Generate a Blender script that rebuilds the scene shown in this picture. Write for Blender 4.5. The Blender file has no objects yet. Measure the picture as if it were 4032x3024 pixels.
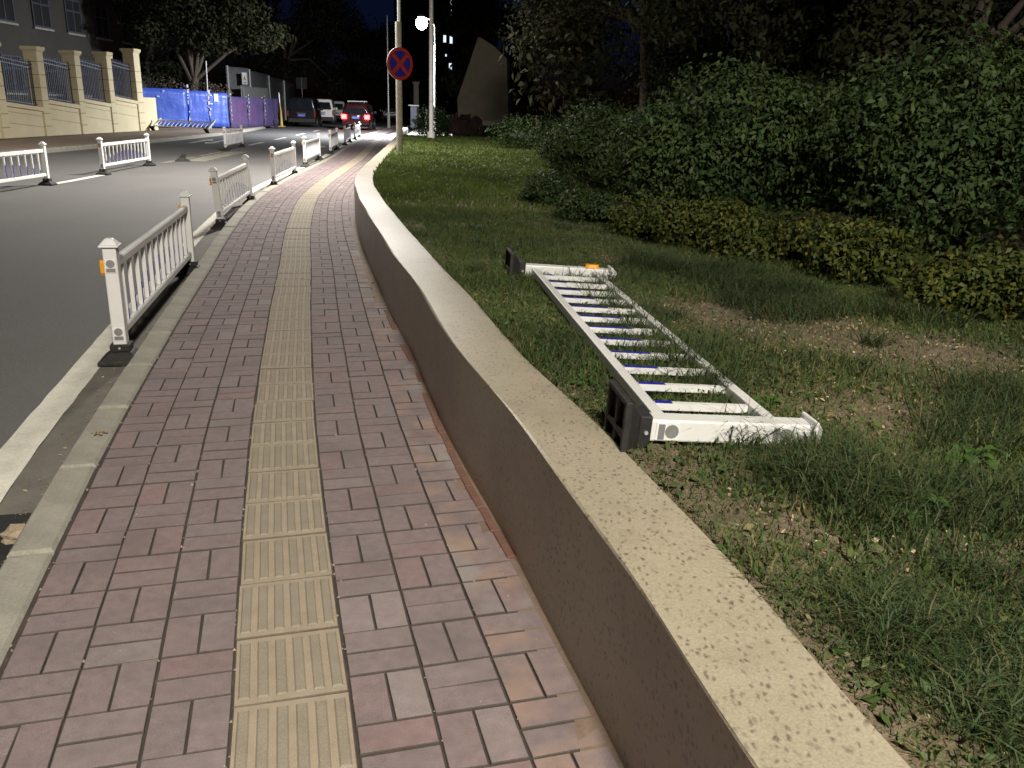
import bpy, math, random
import numpy as np
from mathutils import Vector, Matrix, Euler

R = math.radians
random.seed(7)
rng = np.random.default_rng(7)
S = bpy.context.scene
COL = S.collection

# ------------------------------------------------------------------ camera
CAM_H, PITCH, ROLL, FPX = 1.503, R(18.1), R(1.8), 3300.0
fw = Vector((0, math.cos(PITCH), -math.sin(PITCH)))
rt0 = Vector((1, 0, 0))
up0 = rt0.cross(fw)
RT = math.cos(ROLL) * rt0 + math.sin(ROLL) * up0
UP = -math.sin(ROLL) * rt0 + math.cos(ROLL) * up0
cd = bpy.data.cameras.new('camera')
cam = bpy.data.objects.new('camera', cd)
COL.objects.link(cam)
M3 = Matrix((RT, UP, -fw)).transposed()
cam.matrix_world = Matrix.Translation((0, 0, CAM_H)) @ M3.to_4x4()
cd.sensor_width = 36
cd.lens = FPX / 4032 * 36
cd.clip_start = 0.05
cd.clip_end = 2000
S.camera = cam

# ------------------------------------------------------------------ night sky
W = bpy.data.worlds.new('World')
S.world = W
W.use_nodes = True
wn = W.node_tree
bg = wn.nodes['Background']
sky = wn.nodes.new('ShaderNodeTexSky')
sky.sky_type = 'NISHITA'
sky.sun_disc = False
sky.sun_elevation = R(-4.0)
sky.sun_rotation = R(10)
sky.ozone_density = 5.5
wn.links.new(sky.outputs[0], bg.inputs[0])
bg.inputs[1].default_value = 0.15
S.view_settings.view_transform = 'Standard'
S.view_settings.look = 'None'
S.view_settings.gamma = 1
S.view_settings.exposure = 0
S.render.engine = 'CYCLES'
S.cycles.use_denoising = True
S.cycles.max_bounces = 5
S.cycles.diffuse_bounces = 3
S.cycles.glossy_bounces = 2
S.cycles.transmission_bounces = 3
S.cycles.transparent_max_bounces = 4
S.cycles.caustics_reflective = False
S.cycles.caustics_refractive = False
S.cycles.sample_clamp_indirect = 4

# street-lamp strengths (used by the lamp builder)
LAMP_NEAR, LAMP_SIGN, LAMP_FAR = 6200, 10000, 22000

ROAD_Z, SOIL_Z, WALL_H = -0.07, 0.478, 0.5


# ------------------------------------------------------------------ placement helpers (photo pixel -> point of the place)
def ray(px, py):
    return fw + RT * ((px - 2016) / FPX) - UP * ((py - 1512) / FPX)


def at(px, py, z=0.0):
    d = ray(px, py)
    t = (z - CAM_H) / d.z
    return Vector((0, 0, CAM_H)) + d * t


def aty(px, py, Y):
    d = ray(px, py)
    return Vector((0, 0, CAM_H)) + d * (Y / d.y)


def a2(x, y, z=0.0):
    return at(x * 1.8228, y * 1.8228, z)


# ------------------------------------------------------------------ materials
class NT:
    def __init__(s, name):
        s.m = bpy.data.materials.new(name)
        s.m.use_nodes = True
        s.t = s.m.node_tree
        s.b = s.t.nodes['Principled BSDF']
        s.tc = None

    def n(s, typ, **kw):
        nd = s.t.nodes.new('ShaderNode' + typ)
        for k, v in kw.items():
            if k in nd.inputs.keys():
                nd.inputs[k].default_value = v
            else:
                setattr(nd, k, v)
        return nd

    def l(s, a, b):
        s.t.links.new(a, b)

    def co(s, scale=(1, 1, 1), kind='Object', rot=0):
        if s.tc is None:
            s.tc = s.n('TexCoord')
        mp = s.n('Mapping')
        mp.inputs['Scale'].default_value = scale
        mp.inputs['Rotation'].default_value = (0, 0, rot)
        s.l(s.tc.outputs[kind], mp.inputs[0])
        return mp.outputs[0]

    def noise(s, scale, detail=4, rough=.6, vec=None, sc=(1, 1, 1), kind='Object'):
        nd = s.n('TexNoise')
        nd.inputs['Scale'].default_value = scale
        nd.inputs['Detail'].default_value = detail
        nd.inputs['Roughness'].default_value = rough
        s.l(vec if vec is not None else s.co(sc, kind), nd.inputs['Vector'])
        return nd.outputs['Fac']

    def ramp(s, fac, stops):
        r = s.n('ValToRGB')
        e = r.color_ramp.elements
        while len(e) < len(stops):
            e.new(.5)
        for i, (p, c) in enumerate(stops):
            e[i].position = p
            e[i].color = (*c, 1) if len(c) == 3 else c
        s.l(fac, r.inputs[0])
        return r.outputs[0]

    def mix(s, fac, a, b, mode='MIX'):
        x = s.n('MixRGB')
        x.blend_type = mode
        for sock, v in ((x.inputs[0], fac), (x.inputs[1], a), (x.inputs[2], b)):
            if isinstance(v, (int, float)):
                sock.default_value = v
            elif isinstance(v, tuple):
                sock.default_value = (*v, 1)
            else:
                s.l(v, sock)
        return x.outputs[0]

    def col(s, c):
        if isinstance(c, tuple):
            s.b.inputs['Base Color'].default_value = (*c, 1)
        else:
            s.l(c, s.b.inputs['Base Color'])

    def rough(s, r):
        if isinstance(r, (int, float)):
            s.b.inputs['Roughness'].default_value = r
        else:
            s.l(r, s.b.inputs['Roughness'])

    def bump(s, h, strength=.3, dist=.01):
        b = s.n('Bump')
        b.inputs['Strength'].default_value = strength
        b.inputs['Distance'].default_value = dist
        s.l(h, b.inputs['Height'])
        s.l(b.outputs[0], s.b.inputs['Normal'])


def plain(name, c, r=.5, metal=0, var=.12, scale=8, spec=.5):
    """one paint or metal with slight uneven wear"""
    m = NT(name)
    f = m.noise(scale, 5, .65)
    lo = tuple(x * (1 - var) for x in c)
    hi = tuple(min(1, x * (1 + var)) for x in c)
    m.col(m.ramp(f, [(.3, lo), (.7, hi)]))
    m.rough(m.ramp(m.noise(scale * 3, 3), [(.3, (r * .8,) * 3), (.7, (min(1, r * 1.2),) * 3)]))
    m.b.inputs['Metallic'].default_value = metal
    m.b.inputs['Specular IOR Level'].default_value = spec
    return m.m


def emit(name, c, s):
    m = NT(name)
    m.col((0.02, 0.02, 0.02))
    m.b.inputs['Emission Color'].default_value = (*c, 1)
    m.b.inputs['Emission Strength'].default_value = s
    return m.m


def mat_asphalt():
    m = NT('asphalt')
    big = m.noise(.35, 5, .6)
    c = m.ramp(big, [(.3, (.062, .06, .06)), (.5, (.09, .087, .087)), (.72, (.12, .116, .115))])
    fine = m.noise(90, 4, .85)
    c = m.mix(.55, c, m.ramp(fine, [(.3, (.025, .025, .025)), (.5, (.115, .112, .11)), (.72, (.3, .29, .28))]))
    wear = m.noise(1.0, 4, .5, sc=(.9, .06, 1))
    c = m.mix(m.ramp(wear, [(.45, (0, 0, 0)), (.75, (.45, .45, .45))]), c, (.14, .135, .132))
    m.col(c)
    m.rough(m.ramp(fine, [(.3, (.6,) * 3), (.7, (.9,) * 3)]))
    m.bump(fine, .5, .006)
    return m.m


def mat_brick(name, stained=False):
    m = NT(name)
    oi = m.n('ObjectInfo')
    ge = m.n('NewGeometry')
    add = m.n('Math', operation='ADD')
    m.l(oi.outputs['Random'], add.inputs[0])
    m.l(ge.outputs['Random Per Island'], add.inputs[1])
    fr = m.n('Math', operation='FRACT')
    m.l(add.outputs[0], fr.inputs[0])
    c = m.ramp(fr.outputs[0], [(0, (0.202, 0.134, 0.135)), (.22, (0.178, 0.127, 0.130)), (.42, (0.214, 0.170, 0.171)), (.6, (0.168, 0.126, 0.130)),
                               (.78, (0.206, 0.144, 0.145)), (.90, (0.240, 0.126, 0.119)), (.945, (0.180, 0.156, 0.158)), (.965, (0.336, 0.282, 0.272)), (1, (0.190, 0.134, 0.135))])
    gp = m.n('NewGeometry').outputs['Position']
    n1 = m.n('TexNoise'); n1.inputs['Scale'].default_value = 26; n1.inputs['Detail'].default_value = 5
    m.l(gp, n1.inputs['Vector'])
    c = m.mix(.4, c, m.ramp(n1.outputs['Fac'], [(.3, (0.102, 0.082, 0.082)), (.7, (0.270, 0.214, 0.212))]))
    n2 = m.n('TexNoise'); n2.inputs['Scale'].default_value = 500; n2.inputs['Detail'].default_value = 2
    m.l(gp, n2.inputs['Vector'])
    c = m.mix(.3, c, m.ramp(n2.outputs['Fac'], [(.3, (0.036, 0.030, 0.031)), (.7, (0.396, 0.336, 0.343))]))
    # grime blotches trodden into the surface
    n3 = m.n('TexNoise'); n3.inputs['Scale'].default_value = 3.2; n3.inputs['Detail'].default_value = 6
    m.l(gp, n3.inputs['Vector'])
    c = m.mix(m.ramp(n3.outputs['Fac'], [(.48, (0, 0, 0)), (.72, (.55, .55, .55))]), c, (0.126, 0.104, 0.104))
    if stained:
        n4 = m.n('TexNoise'); n4.inputs['Scale'].default_value = 5; n4.inputs['Detail'].default_value = 5
        m.l(gp, n4.inputs['Vector'])
        c = m.mix(m.ramp(n4.outputs['Fac'], [(.46, (0, 0, 0)), (.64, (.6, .6, .6))]), c, (0.324, 0.216, 0.156))
        n5 = m.n('TexNoise'); n5.inputs['Scale'].default_value = 2.7; n5.inputs['Detail'].default_value = 5
        m.l(gp, n5.inputs['Vector'])
        c = m.mix(m.ramp(n5.outputs['Fac'], [(.56, (0, 0, 0)), (.66, (.6, .6, .6))]), c, (0.264, 0.258, 0.246))
    m.col(c)
    m.rough(.82)
    m.b.inputs['Specular IOR Level'].default_value = .35
    m.bump(n2.outputs['Fac'], .35, .003)
    return m.m


def mat_mortar():
    m = NT('mortar')
    f = m.noise(9, 6, .65)
    c = m.ramp(f, [(.3, (.03, .025, .022)), (.6, (.055, .042, .035)), (.75, (.12, .085, .062))])
    g = m.noise(60, 4, .7)
    c = m.mix(m.ramp(g, [(.66, (0, 0, 0)), (.75, (.7, .7, .7))]), c, (.34, .3, .25))
    m.col(c)
    m.rough(.95)
    m.bump(g, .6, .01)
    return m.m


def mat_tile(name, c0):
    m = NT(name)
    oi = m.n('ObjectInfo')
    gp = m.n('NewGeometry').outputs['Position']
    n1 = m.n('TexNoise'); n1.inputs['Scale'].default_value = 14; n1.inputs['Detail'].default_value = 6
    m.l(gp, n1.inputs['Vector'])
    lo = tuple(x * .74 for x in c0)
    c = m.ramp(n1.outputs['Fac'], [(.3, lo), (.7, c0)])
    c = m.mix(m.ramp(oi.outputs['Random'], [(0, (0, 0, 0)), (1, (.35, .35, .35))]), c, (.2, .168, .12))
    n2 = m.n('TexNoise'); n2.inputs['Scale'].default_value = 380; n2.inputs['Detail'].default_value = 2
    m.l(gp, n2.inputs['Vector'])
    c = m.mix(.22, c, m.ramp(n2.outputs['Fac'], [(.3, (.1, .08, .05)), (.7, (.6, .5, .36))]))
    m.col(c)
    m.rough(.8)
    m.bump(n2.outputs['Fac'], .25, .003)
    return m.m


def mat_concrete(name, c, stain=.5, scale=3.):
    m = NT(name)
    f = m.noise(scale, 6, .65)
    lo = tuple(x * (1 - stain * .6) for x in c)
    hi = tuple(min(1, x * 1.15) for x in c)
    k = m.ramp(f, [(.3, lo), (.6, c), (.8, hi)])
    g = m.noise(90, 4, .75)
    k = m.mix(.3, k, m.ramp(g, [(.3, tuple(x * .45 for x in c)), (.7, tuple(min(1, x * 1.4) for x in c))]))
    m.col(k)
    m.rough(.85)
    m.bump(g, .4, .004)
    return m.m


def mat_wallstone():
    """washed-stone render: beige with drawn-out dark chips"""
    m = NT('washed_stone')
    f = m.noise(5, 5, .6)
    base = m.ramp(f, [(.3, (.305, .27, .19)), (.7, (.395, .35, .252))])
    g = m.noise(160, 3, .7)
    base = m.mix(.4, base, m.ramp(g, [(.3, (.19, .155, .112)), (.7, (.47, .41, .33))]))
    st = m.noise(1.7, 6, .7)
    base = m.mix(m.ramp(st, [(.5, (0, 0, 0)), (.68, (.5, .5, .5))]), base, (.225, .19, .14))
    v = m.n('TexVoronoi')
    v.inputs['Scale'].default_value = 44
    v.inputs['Randomness'].default_value = 1
    w = m.n('TexNoise'); w.inputs['Scale'].default_value = 20; w.inputs['Detail'].default_value = 3
    co = m.co((1.5, 1, 1.2))
    m.l(co, w.inputs['Vector'])
    vec = m.mix(.045, co, w.outputs['Color'], 'ADD')
    m.l(vec, v.inputs['Vector'])
    mask = m.ramp(v.outputs['Distance'], [(.12, (.75, .75, .75)), (.42, (0, 0, 0))])
    sp = m.noise(7, 4, .6)
    cl = m.ramp(v.outputs['Color'], [(.22, (0, 0, 0)), (.45, (1, 1, 1))])
    k = m.mix(1.0, mask, m.ramp(sp, [(.38, (.35, .35, .35)), (.52, (1, 1, 1))]), 'MULTIPLY')
    k = m.mix(1.0, k, cl, 'MULTIPLY')
    m.col(m.mix(k, base, (.075, .058, .045)))
    m.rough(m.ramp(g, [(.3, (.3,) * 3), (.7, (.46,) * 3)]))
    m.bump(g, .3, .004)
    return m.m


def mat_soil():
    m = NT('soil')
    f = m.noise(1.3, 6, .65)
    c = m.ramp(f, [(.35, (.1, .09, .05)), (.5, (.18, .14, .085)), (.66, (.3, .225, .15))])
    g = m.noise(30, 6, .75)
    c = m.mix(.5, c, m.ramp(g, [(.3, (.06, .05, .03)), (.6, (.25, .19, .125)), (.75, (.42, .34, .24))]))
    m.col(c)
    m.rough(.95)
    m.bump(g, .9, .03)
    return m.m


def mat_leaf(name, cols, rough=.45, trans=.15):
    m = NT(name)
    ge = m.n('NewGeometry')
    stops = [(i / (len(cols) - 1), c) for i, c in enumerate(cols)]
    c = m.ramp(ge.outputs['Random Per Island'], stops)
    n1 = m.n('TexNoise'); n1.inputs['Scale'].default_value = 1.1; n1.inputs['Detail'].default_value = 3
    m.l(ge.outputs['Position'], n1.inputs['Vector'])
    c = m.mix(1.0, c, m.ramp(n1.outputs['Fac'], [(.3, (.55, .6, .55)), (.7, (1.3, 1.2, 1.05))]), 'MULTIPLY')
    m.col(c)
    m.rough(rough)
    m.b.inputs['Specular IOR Level'].default_value = .2
    if trans:
        tb = m.n('BsdfTranslucent')
        m.l(c, tb.inputs[0])
        mx = m.n('MixShader')
        mx.inputs[0].default_value = trans
        m.l(m.b.outputs[0], mx.inputs[1])
        m.l(tb.outputs[0], mx.inputs[2])
        m.l(mx.outputs[0], m.t.nodes['Material Output'].inputs[0])
    return m.m


def mat_glass(name, c=(.012, .014, .018)):
    m = NT(name)
    m.col(c)
    m.rough(.08)
    m.b.inputs['Specular IOR Level'].default_value = .8
    return m.m


def mat_sheet(name, c, c2, sc=2.6, bmp=.5):
    """crumpled painted sheet steel with scuffs"""
    m = NT(name)
    f = m.noise(1.2, 5, .6)
    k = m.ramp(f, [(.3, tuple(x * .8 for x in c)), (.7, c)])
    g = m.noise(sc, 8, .75)
    k = m.mix(m.ramp(g, [(.6, (0, 0, 0)), (.7, (.55, .55, .55))]), k, c2)
    m.col(k)
    m.rough(m.ramp(f, [(.3, (.28,) * 3), (.7, (.5,) * 3)]))
    m.bump(m.noise(3, 5, .6), bmp, .06 if bmp > .3 else .01)
    return m.m


MAT = dict(
    asphalt=mat_asphalt(), brick=mat_brick('paver'), brick_st=mat_brick('paver_mortar_smeared', True), mortar=mat_mortar(),
    tile=mat_tile('tactile_tile_body', (.335, .28, .213)), tile_bar=mat_tile('tactile_tile_bar', (.24, .21, .17)),
    kerb=mat_concrete('kerb_concrete', (.31, .295, .25), .7, 5), gutter=mat_concrete('gutter_concrete', (.15, .14, .12), .7, 5),
    line=mat_concrete('road_paint_white', (.7, .68, .6), .5, 6), line_y=mat_concrete('road_paint_worn', (.26, .245, .2), .8, 2.),
    wall=mat_wallstone(), soil=mat_soil(),
    white=mat_sheet('white_painted_steel', (.76, .76, .75), (.5, .48, .44), 9, .12), white2=plain('white_plastic', (.7, .7, .7), .4, 0, .08, 20),
    blue=plain('blue_film', (.02, .02, .33), .35, 0, .1), rubber=plain('black_rubber', (.016, .015, .015), .7, 0, .4, 20),
    orange=plain('amber_reflector', (.85, .35, .02), .3, 0, .05), socket=plain('grey_socket', (.2, .2, .2), .5, 0, .2),
    cream=mat_concrete('cream_render', (.68, .595, .39), .2, 1.2), cream_line=plain('groove_shadow_paint', (.2, .165, .09), .8),
    iron=plain('grey_iron', (.10, .11, .15), .5, .3, .2), far_pave=mat_concrete('far_pavement', (.3, .23, .17), .6, 1.6),
    hoard=mat_sheet('blue_sheet', (.05, .105, .5), (.3, .4, .75)), hoard_p=mat_sheet('violet_sheet', (.075, .06, .15), (.16, .14, .24)),
    paper=plain('white_paper', (.5, .51, .54), .6), tape=plain('silver_tape', (.6, .65, .8), .25, .3), grey_sheet=mat_sheet('grey_sheet', (.12, .12, .12), (.17, .17, .165)),
    pale=mat_concrete('pale_board', (.16, .16, .155), .2), yellow=plain('yellow_paint', (.35, .25, .04), .6),
    bark=mat_concrete('bark', (.09, .07, .055), .8, 6), concrete=mat_concrete('pole_concrete', (.36, .35, .29), .5, 4),
    galv=plain('galvanised', (.55, .56, .56), .4, .4), red=plain('sign_red', (.38, .03, .02), .45), sblue=plain('sign_blue', (.02, .02, .25), .45),
    plaster=mat_concrete('old_plaster', (.06, .056, .048), .5, .8), dark=plain('dark_void', (.012, .012, .012), .9),
    glass=mat_glass('dark_glass'), car_dark=plain('dark_car_paint', (.016, .016, .02), .22, .3, .1, 3), car_red_glow=plain('dark_car_paint_red_glow', (.05, .012, .013), .25, .3, .1, 3),  # tail-lit car is near-black; the lamps' red glow is tinted into its body colour
    car_white=plain('white_car_paint', (.72, .72, .7), .25, 0, .05, 3), tyre=plain('tyre', (.015, .015, .015), .85), rim=plain('rim', (.35, .35, .36), .35, .8),
    plate=plain('plate_blue', (.12, .17, .5), .4), chrome=plain('chrome', (.6, .6, .6), .15, 1, .02),
    tail_on=emit('tail_light_lit', (1, .014, .014), 55), tail_off=plain('tail_light_unlit', (.3, .015, .012), .2), lamp=emit('lamp_lens', (1, .98, .93), 90), plate_lamp=emit('plate_lamp', (.95, .97, 1), 7),
    window_lit=emit('lit_window', (.75, .85, 1), 1.3), stone=mat_concrete('weathered_stone', (.27, .24, .185), .6, .9), rust=mat_concrete('red_brown_rock', (.04, .02, .017), .7, 2),
    grass=mat_leaf('grass_blade', [(.052, .1, .03), (.064, .115, .035), (.09, .125, .038), (.06, .115, .05), (.075, .12, .038), (.17, .15, .075), (.066, .108, .035), (.058, .106, .036), (.22, .185, .1)], .55, .3),
    grass_far=mat_leaf('lawn_blade', [(.07, .11, .026), (.09, .13, .03), (.065, .105, .028), (.105, .13, .04)], .5, .25),
    tuft=mat_leaf('long_grass_blade', [(.032, .066, .03), (.045, .08, .035), (.068, .09, .034), (.038, .074, .034), (.12, .105, .055), (.05, .088, .034), (.04, .065, .034), (.055, .085, .03)], .55, .25),
    litter=mat_leaf('dry_litter', [(.3, .22, .13), (.42, .34, .23), (.22, .15, .09), (.5, .43, .32), (.17, .12, .07)], .85, 0),
    shrub=mat_leaf('shrub_leaf', [(.034, .066, .022), (.047, .085, .028), (.056, .095, .03), (.038, .073, .031), (.075, .1, .038), (.028, .054, .02)], .6, .2),
    hedge=mat_leaf('hedge_leaf', [(.04, .062, .014), (.06, .08, .018), (.05, .07, .016), (.12, .118, .024), (.03, .05, .014), (.046, .066, .017)], .6, .22),
    tree=mat_leaf('tree_leaf', [(.02, .025, .012), (.028, .033, .015), (.03, .035, .015), (.04, .036, .021)], .62, .15),
    weed=mat_leaf('weed_leaf', [(.05, .12, .03), (.065, .14, .035), (.045, .1, .028)], .45, .25),
    joint=mat_concrete('joint_dirt', (.085, .068, .06), .6, 30), tile_edge=mat_concrete('tile_edge_dirt', (.15, .118, .085), .6, 30),
    smear=mat_concrete('mortar_smear', (.21, .15, .11), .8, 7), terracotta=mat_concrete('terracotta_edging', (.17, .085, .06), .6, 12),
    rubble=mat_concrete('broken_concrete', (.34, .27, .19), .6, 20),
)


# ------------------------------------------------------------------ mesh helpers
class MB:
    def __init__(s):
        s.v, s.f, s.mi = [], [], []
        s.cur = 0

    def add(s, vs, fs):
        o = len(s.v)
        s.v += [tuple(x) for x in vs]
        s.f += [tuple(i + o for i in f) for f in fs]
        s.mi += [s.cur] * len(fs)

    def box(s, x0, x1, y0, y1, z0, z1, M=None):
        vs = [Vector(p) for p in ((x0, y0, z0), (x1, y0, z0), (x1, y1, z0), (x0, y1, z0), (x0, y0, z1), (x1, y0, z1), (x1, y1, z1), (x0, y1, z1))]
        if M is not None:
            vs = [M @ v for v in vs]
        s.add(vs, [(0, 3, 2, 1), (4, 5, 6, 7), (0, 1, 5, 4), (1, 2, 6, 5), (2, 3, 7, 6), (3, 0, 4, 7)])
        return s

    def frustum(s, x0, x1, y0, y1, z0, X0, X1, Y0, Y1, z1):
        s.add([(x0, y0, z0), (x1, y0, z0), (x1, y1, z0), (x0, y1, z0), (X0, Y0, z1), (X1, Y0, z1), (X1, Y1, z1), (X0, Y1, z1)],
              [(0, 3, 2, 1), (4, 5, 6, 7), (0, 1, 5, 4), (1, 2, 6, 5), (2, 3, 7, 6), (3, 0, 4, 7)])
        return s

    def cbox(s, x0, x1, y0, y1, z0, z1, c):
        """box with chamfered top edge"""
        s.frustum(x0, x1, y0, y1, z0, x0, x1, y0, y1, z1 - c)
        o = len(s.v) - 8
        s.f.pop(-5); s.mi.pop()
        s.add([(x0 + c, y0 + c, z1), (x1 - c, y0 + c, z1), (x1 - c, y1 - c, z1), (x0 + c, y1 - c, z1)], [(0, 1, 2, 3)])
        for i in range(4):
            j = (i + 1) % 4
            s.f.append((o + 4 + i, o + 4 + j, o + 8 + j, o + 8 + i)); s.mi.append(s.cur)
        return s

    def tube(s, path, rad, n=10, caps=True):
        path = [Vector(p) for p in path]
        rads = rad if isinstance(rad, (list, tuple)) else [rad] * len(path)
        o = len(s.v)
        ref = Vector((0, 0, 1))
        prev = None
        for i, p in enumerate(path):
            d = (path[min(i + 1, len(path) - 1)] - path[max(i - 1, 0)]).normalized()
            if prev is None:
                a = d.cross(ref)
                if a.length < .05:
                    a = d.cross(Vector((1, 0, 0)))
            else:
                a = prev - d * prev.dot(d)
            a.normalize()
            prev = a
            b = d.cross(a)
            for k in range(n):
                t = 2 * math.pi * k / n
                s.v.append(tuple(p + (a * math.cos(t) + b * math.sin(t)) * rads[i]))
        for i in range(len(path) - 1):
            for k in range(n):
                k2 = (k + 1) % n
                s.f.append((o + i * n + k, o + i * n + k2, o + (i + 1) * n + k2, o + (i + 1) * n + k)); s.mi.append(s.cur)
        if caps:
            s.f.append(tuple(o + k for k in range(n))[::-1]); s.mi.append(s.cur)
            s.f.append(tuple(o + (len(path) - 1) * n + k for k in range(n))); s.mi.append(s.cur)
        return s

    def mesh(s, name, mats, smooth=False):
        me = bpy.data.meshes.new(name)
        me.from_pydata(s.v, [], s.f)
        for m in (mats if isinstance(mats, (list, tuple)) else [mats]):
            me.materials.append(MAT[m] if isinstance(m, str) else m)
        if len(me.materials) > 1:
            me.polygons.foreach_set('material_index', s.mi)
        if smooth:
            me.polygons.foreach_set('use_smooth', [True] * len(me.polygons))
            me.set_sharp_from_angle(angle=R(40))
        me.update()
        return me

    def obj(s, name, mats, parent=None, smooth=False, bevel=0, seg=2):
        return link(name, s.mesh(name, mats, smooth), parent, bevel, seg)


def link(name, me, parent=None, bevel=0, seg=2):
    o = bpy.data.objects.new(name, me)
    COL.objects.link(o)
    if parent is not None:
        o.parent = parent
    if bevel:
        b = o.modifiers.new('bevel', 'BEVEL')
        b.width = bevel
        b.segments = seg
        b.limit_method = 'ANGLE'
        b.angle_limit = R(35)
        b.harden_normals = False
    return o


def empty(name, loc=(0, 0, 0), rz=0):
    o = bpy.data.objects.new(name, None)
    COL.objects.link(o)
    o.location = loc
    o.rotation_euler = (0, 0, rz)
    o.empty_display_size = .1
    return o


def tag(o, label=None, cat=None, group=None, kind=None):
    if label: o['label'] = label
    if cat: o['category'] = cat
    if group: o['group'] = group
    if kind: o['kind'] = kind
    return o


KIDS = {}


def copy_tree(o, parent=None):
    c = o.copy()
    COL.objects.link(c)
    if parent is not None:
        c.parent = parent
    for ch in list(o.children):
        copy_tree(ch, c)
    return c


def np_mesh(name, V, F, mat, smooth=False):
    me = bpy.data.meshes.new(name)
    V = np.asarray(V, np.float32)
    F = np.asarray(F, np.int32)
    me.vertices.add(len(V))
    me.vertices.foreach_set('co', V.ravel())
    k = F.shape[1]
    me.loops.add(F.size)
    me.loops.foreach_set('vertex_index', F.ravel())
    me.polygons.add(len(F))
    me.polygons.foreach_set('loop_start', np.arange(len(F), dtype=np.int32) * k)
    if smooth:
        me.polygons.foreach_set('use_smooth', np.ones(len(F), bool))
    me.materials.append(MAT[mat])
    me.update(calc_edges=True)
    return me


def lattice_noise(x, y, scale, seed=0):
    r = np.random.default_rng(seed).random((64, 64))
    u, v = x * scale, y * scale
    i, j = np.floor(u).astype(int), np.floor(v).astype(int)
    a, b = u - i, v - j
    a, b = a * a * (3 - 2 * a), b * b * (3 - 2 * b)
    g = lambda p, q: r[p % 64, q % 64]
    return (g(i, j) * (1 - a) + g(i + 1, j) * a) * (1 - b) + (g(i, j + 1) * (1 - a) + g(i + 1, j + 1) * a) * b


# ------------------------------------------------------------------ curves of the street
class Curve:
    def __init__(s, pts, step=.05):
        p = np.array(pts, float)
        P = np.vstack([2 * p[0] - p[1], p, 2 * p[-1] - p[-2]])
        out = []
        for i in range(1, len(P) - 2):
            n = max(2, int(np.linalg.norm(P[i + 1] - P[i]) / step))
            d0 = np.linalg.norm(P[i] - P[i - 1]) ** .5; d1 = np.linalg.norm(P[i + 1] - P[i]) ** .5; d2 = np.linalg.norm(P[i + 2] - P[i + 1]) ** .5
            m1 = (P[i] - P[i - 1]) / d0 - (P[i + 1] - P[i - 1]) / (d0 + d1) + (P[i + 1] - P[i]) / d1
            m2 = (P[i + 1] - P[i]) / d1 - (P[i + 2] - P[i]) / (d1 + d2) + (P[i + 2] - P[i + 1]) / d2
            m1 *= d1; m2 *= d1
            for t in np.linspace(0, 1, n, endpoint=False):
                out.append((2 * t ** 3 - 3 * t ** 2 + 1) * P[i] + (t ** 3 - 2 * t ** 2 + t) * m1 + (-2 * t ** 3 + 3 * t ** 2) * P[i + 1] + (t ** 3 - t ** 2) * m2)
        out.append(P[-2])
        s.p = np.array(out)
        s.s = np.concatenate([[0], np.cumsum(np.linalg.norm(np.diff(s.p, axis=0), axis=1))])
        s.L = s.s[-1]

    def pos(s, t):
        return np.array([np.interp(t, s.s, s.p[:, 0]), np.interp(t, s.s, s.p[:, 1])])

    def tan(s, t):
        d = s.pos(t + .4) - s.pos(t - .4)
        return d / np.linalg.norm(d)

    def off(s, t, o):
        d = s.tan(t)
        return s.pos(t) + np.array([d[1], -d[0]]) * o      # +o to the right

    def at_y(s, y):
        return float(np.interp(y, s.p[:, 1], s.s))

    def x_at(s, y):
        return np.interp(y, s.p[:, 1], s.p[:, 0])


T = Curve([(.78, -3), (-.49, 1.61), (-.81, 2.73), (-1.115, 3.84), (-1.405, 5.0), (-1.685, 6.14), (-2.10, 7.9), (-2.61, 10.0), (-3.0, 11.75), (-3.3, 13.2),
           (-3.6, 14.9), (-3.87, 16.95), (-4.04, 18.5), (-4.79, 26), (-5.8, 34), (-7.1, 45), (-8.25, 58.5), (-9.7, 75), (-12, 100), (-16, 140)])
WC = Curve([(1.55, -3), (.425, 1.06), (.295, 1.66), (.17, 2.13), (.02, 2.68), (-.24, 3.54), (-.61, 5.0), (-.96, 6.3), (-1.20, 7.25), (-1.46, 8.3), (-1.77, 9.56), (-2.07, 10.9),
            (-2.33, 12.2), (-2.52, 13.5), (-2.72, 15.2), (-3.02, 18.1), (-3.42, 22), (-3.87, 26.2), (-4.75, 34), (-5.9, 44)])
KO = -.775          # kerb line, offset from the tactile strip's centre


def ribbon(name, curve, o0, o1, z, mat, s0, s1, step=.3, parent=None, jit=0):
    V, F = [], []
    ts = np.arange(s0, s1, step)
    for i, t in enumerate(ts):
        j = jit * (random.random() - .5)
        V += [(*curve.off(t, o0 + j), z), (*curve.off(t, o1 + j), z)]
        if i:
            k = 2 * i
            F.append((k - 2, k - 1, k + 1, k))
    m = MB(); m.add(V, F)
    return m.obj(name, mat, parent)


# ------------------------------------------------------------------ setting
g = MB(); g.add([(-700, -200, -.4), (700, -200, -.4), (700, 900, -.4), (-700, 900, -.4)], [(0, 1, 2, 3)])
tag(g.obj('ground', 'soil'), kind='structure')

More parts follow.
